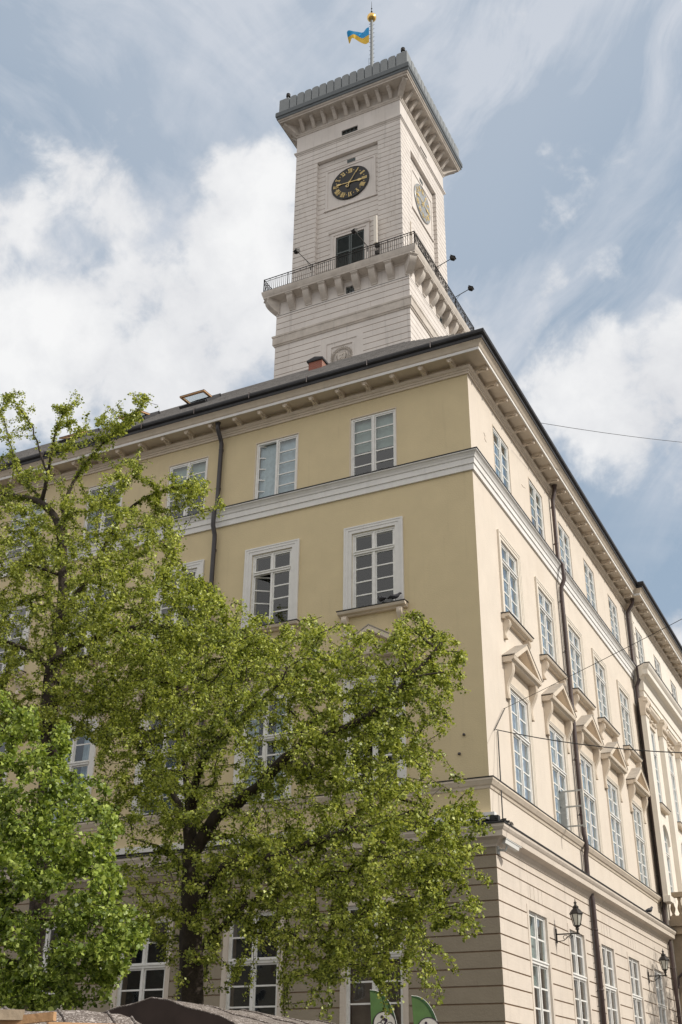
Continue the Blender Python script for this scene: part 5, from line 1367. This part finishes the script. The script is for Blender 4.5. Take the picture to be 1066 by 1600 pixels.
# thin high veil with streaks
def dotv(vec):
    n = N(nt, 'ShaderNodeVectorMath', operation='DOT_PRODUCT'); L.new(V, n.inputs[0]); n.inputs[1].default_value = vec; return n.outputs['Value']
wrp = N(nt, 'ShaderNodeTexNoise', Scale=2.2, Detail=3.); L.new(V, wrp.inputs['Vector'])
def streaks(ang, off, sc, an):
    e1 = RX*math.cos(ang)+RU*math.sin(ang); e2 = RU*math.cos(ang)-RX*math.sin(ang)
    c = N(nt, 'ShaderNodeCombineXYZ'); L.new(dotv(e1), c.inputs[0])
    L.new(M2('MULTIPLY', M2('ADD', dotv(e2), M2('MULTIPLY', wrp.outputs['Fac'], .22)), an), c.inputs[1])
    return noise(c.outputs[0], sc, 11., .62, .35, off)
stR = streaks(R_(54), (3,1,0), 4.2, 3.2); stL = streaks(R_(-34), (1,7,0), 3.6, 2.6); mskR = blob(1000, 250, 900, 1., .2)
st = M2('ADD', M2('MULTIPLY', stR, mskR), M2('MULTIPLY', stL, M2('SUBTRACT', 1., mskR))); st2 = noise(V, 3.2, 7., .55, .3, (3,1,4))
veil = M2('MULTIPLY_ADD', M2('SUBTRACT', st, .47), 4.2, M2('MULTIPLY', M2('SUBTRACT', st2, .44), 2.6), clamp=True)
top = blob(560, -150, 1050, .55, .1)
bluep = M2('MAXIMUM', blob(900, 810, 170, .9, .2), M2('MAXIMUM', blob(40, 230, 150, .5, .1), blob(1010, 320, 240, .30, .1)))
veil = M2('MULTIPLY', M2('ADD', M2('ADD', M2('MULTIPLY', veil, .75), M2('MULTIPLY', top, .8)), .10), M2('SUBTRACT', 1., M2('MULTIPLY', bluep, .8)), clamp=True)
# sky -> veil -> cloud
tint = N(nt, 'ShaderNodeMix', data_type='RGBA', blend_type='MULTIPLY'); tint.inputs['Factor'].default_value = 1; L.new(sky.outputs[0], tint.inputs[6]); tint.inputs[7].default_value = (1.25, 1.15, 1.0, 1)
pale = N(nt, 'ShaderNodeMix', data_type='RGBA'); pale.inputs['Factor'].default_value = .6; L.new(tint.outputs[2], pale.inputs[6]); pale.inputs[7].default_value = (3.9, 5.2, 6.7, 1)
vm = N(nt, 'ShaderNodeMix', data_type='RGBA'); L.new(M2('MULTIPLY', veil, .72), vm.inputs['Factor']); L.new(pale.outputs[2], vm.inputs[6]); vm.inputs[7].default_value = (7.1, 7.35, 7.9, 1)
sh = noise(V, 6., 8., .6, .2, (7,3,2)); shr = N(nt, 'ShaderNodeMapRange'); L.new(M2('ADD', sh, M2('MULTIPLY', M2('SUBTRACT', dens, .8), .22)), shr.inputs['Value']); shr.inputs['From Min'].default_value = .35; shr.inputs['From Max'].default_value = .7
cc = N(nt, 'ShaderNodeMix', data_type='RGBA'); L.new(shr.outputs[0], cc.inputs['Factor']); cc.inputs[6].default_value = (7.2, 7.3, 7.6, 1); cc.inputs[7].default_value = (9.5, 9.5, 9.5, 1)
cb = N(nt, 'ShaderNodeMix', data_type='RGBA'); L.new(inview, cb.inputs['Factor']); cb.inputs[6].default_value = (9.8, 9.3, 8.8, 1); L.new(cc.outputs[2], cb.inputs[7])
fin = N(nt, 'ShaderNodeMix', data_type='RGBA'); L.new(M2('MULTIPLY', cmask, .95), fin.inputs['Factor']); L.new(vm.outputs[2], fin.inputs[6]); L.new(cb.outputs[2], fin.inputs[7])
L.new(fin.outputs[2], bg.inputs['Color'])

vs = scene.view_settings; vs.view_transform = 'Standard'; vs.look = 'None'; vs.exposure = 0.0; vs.gamma = 1.0; vs.use_curve_mapping = False
try: scene.cycles.transparent_max_bounces = 16
except Exception: pass
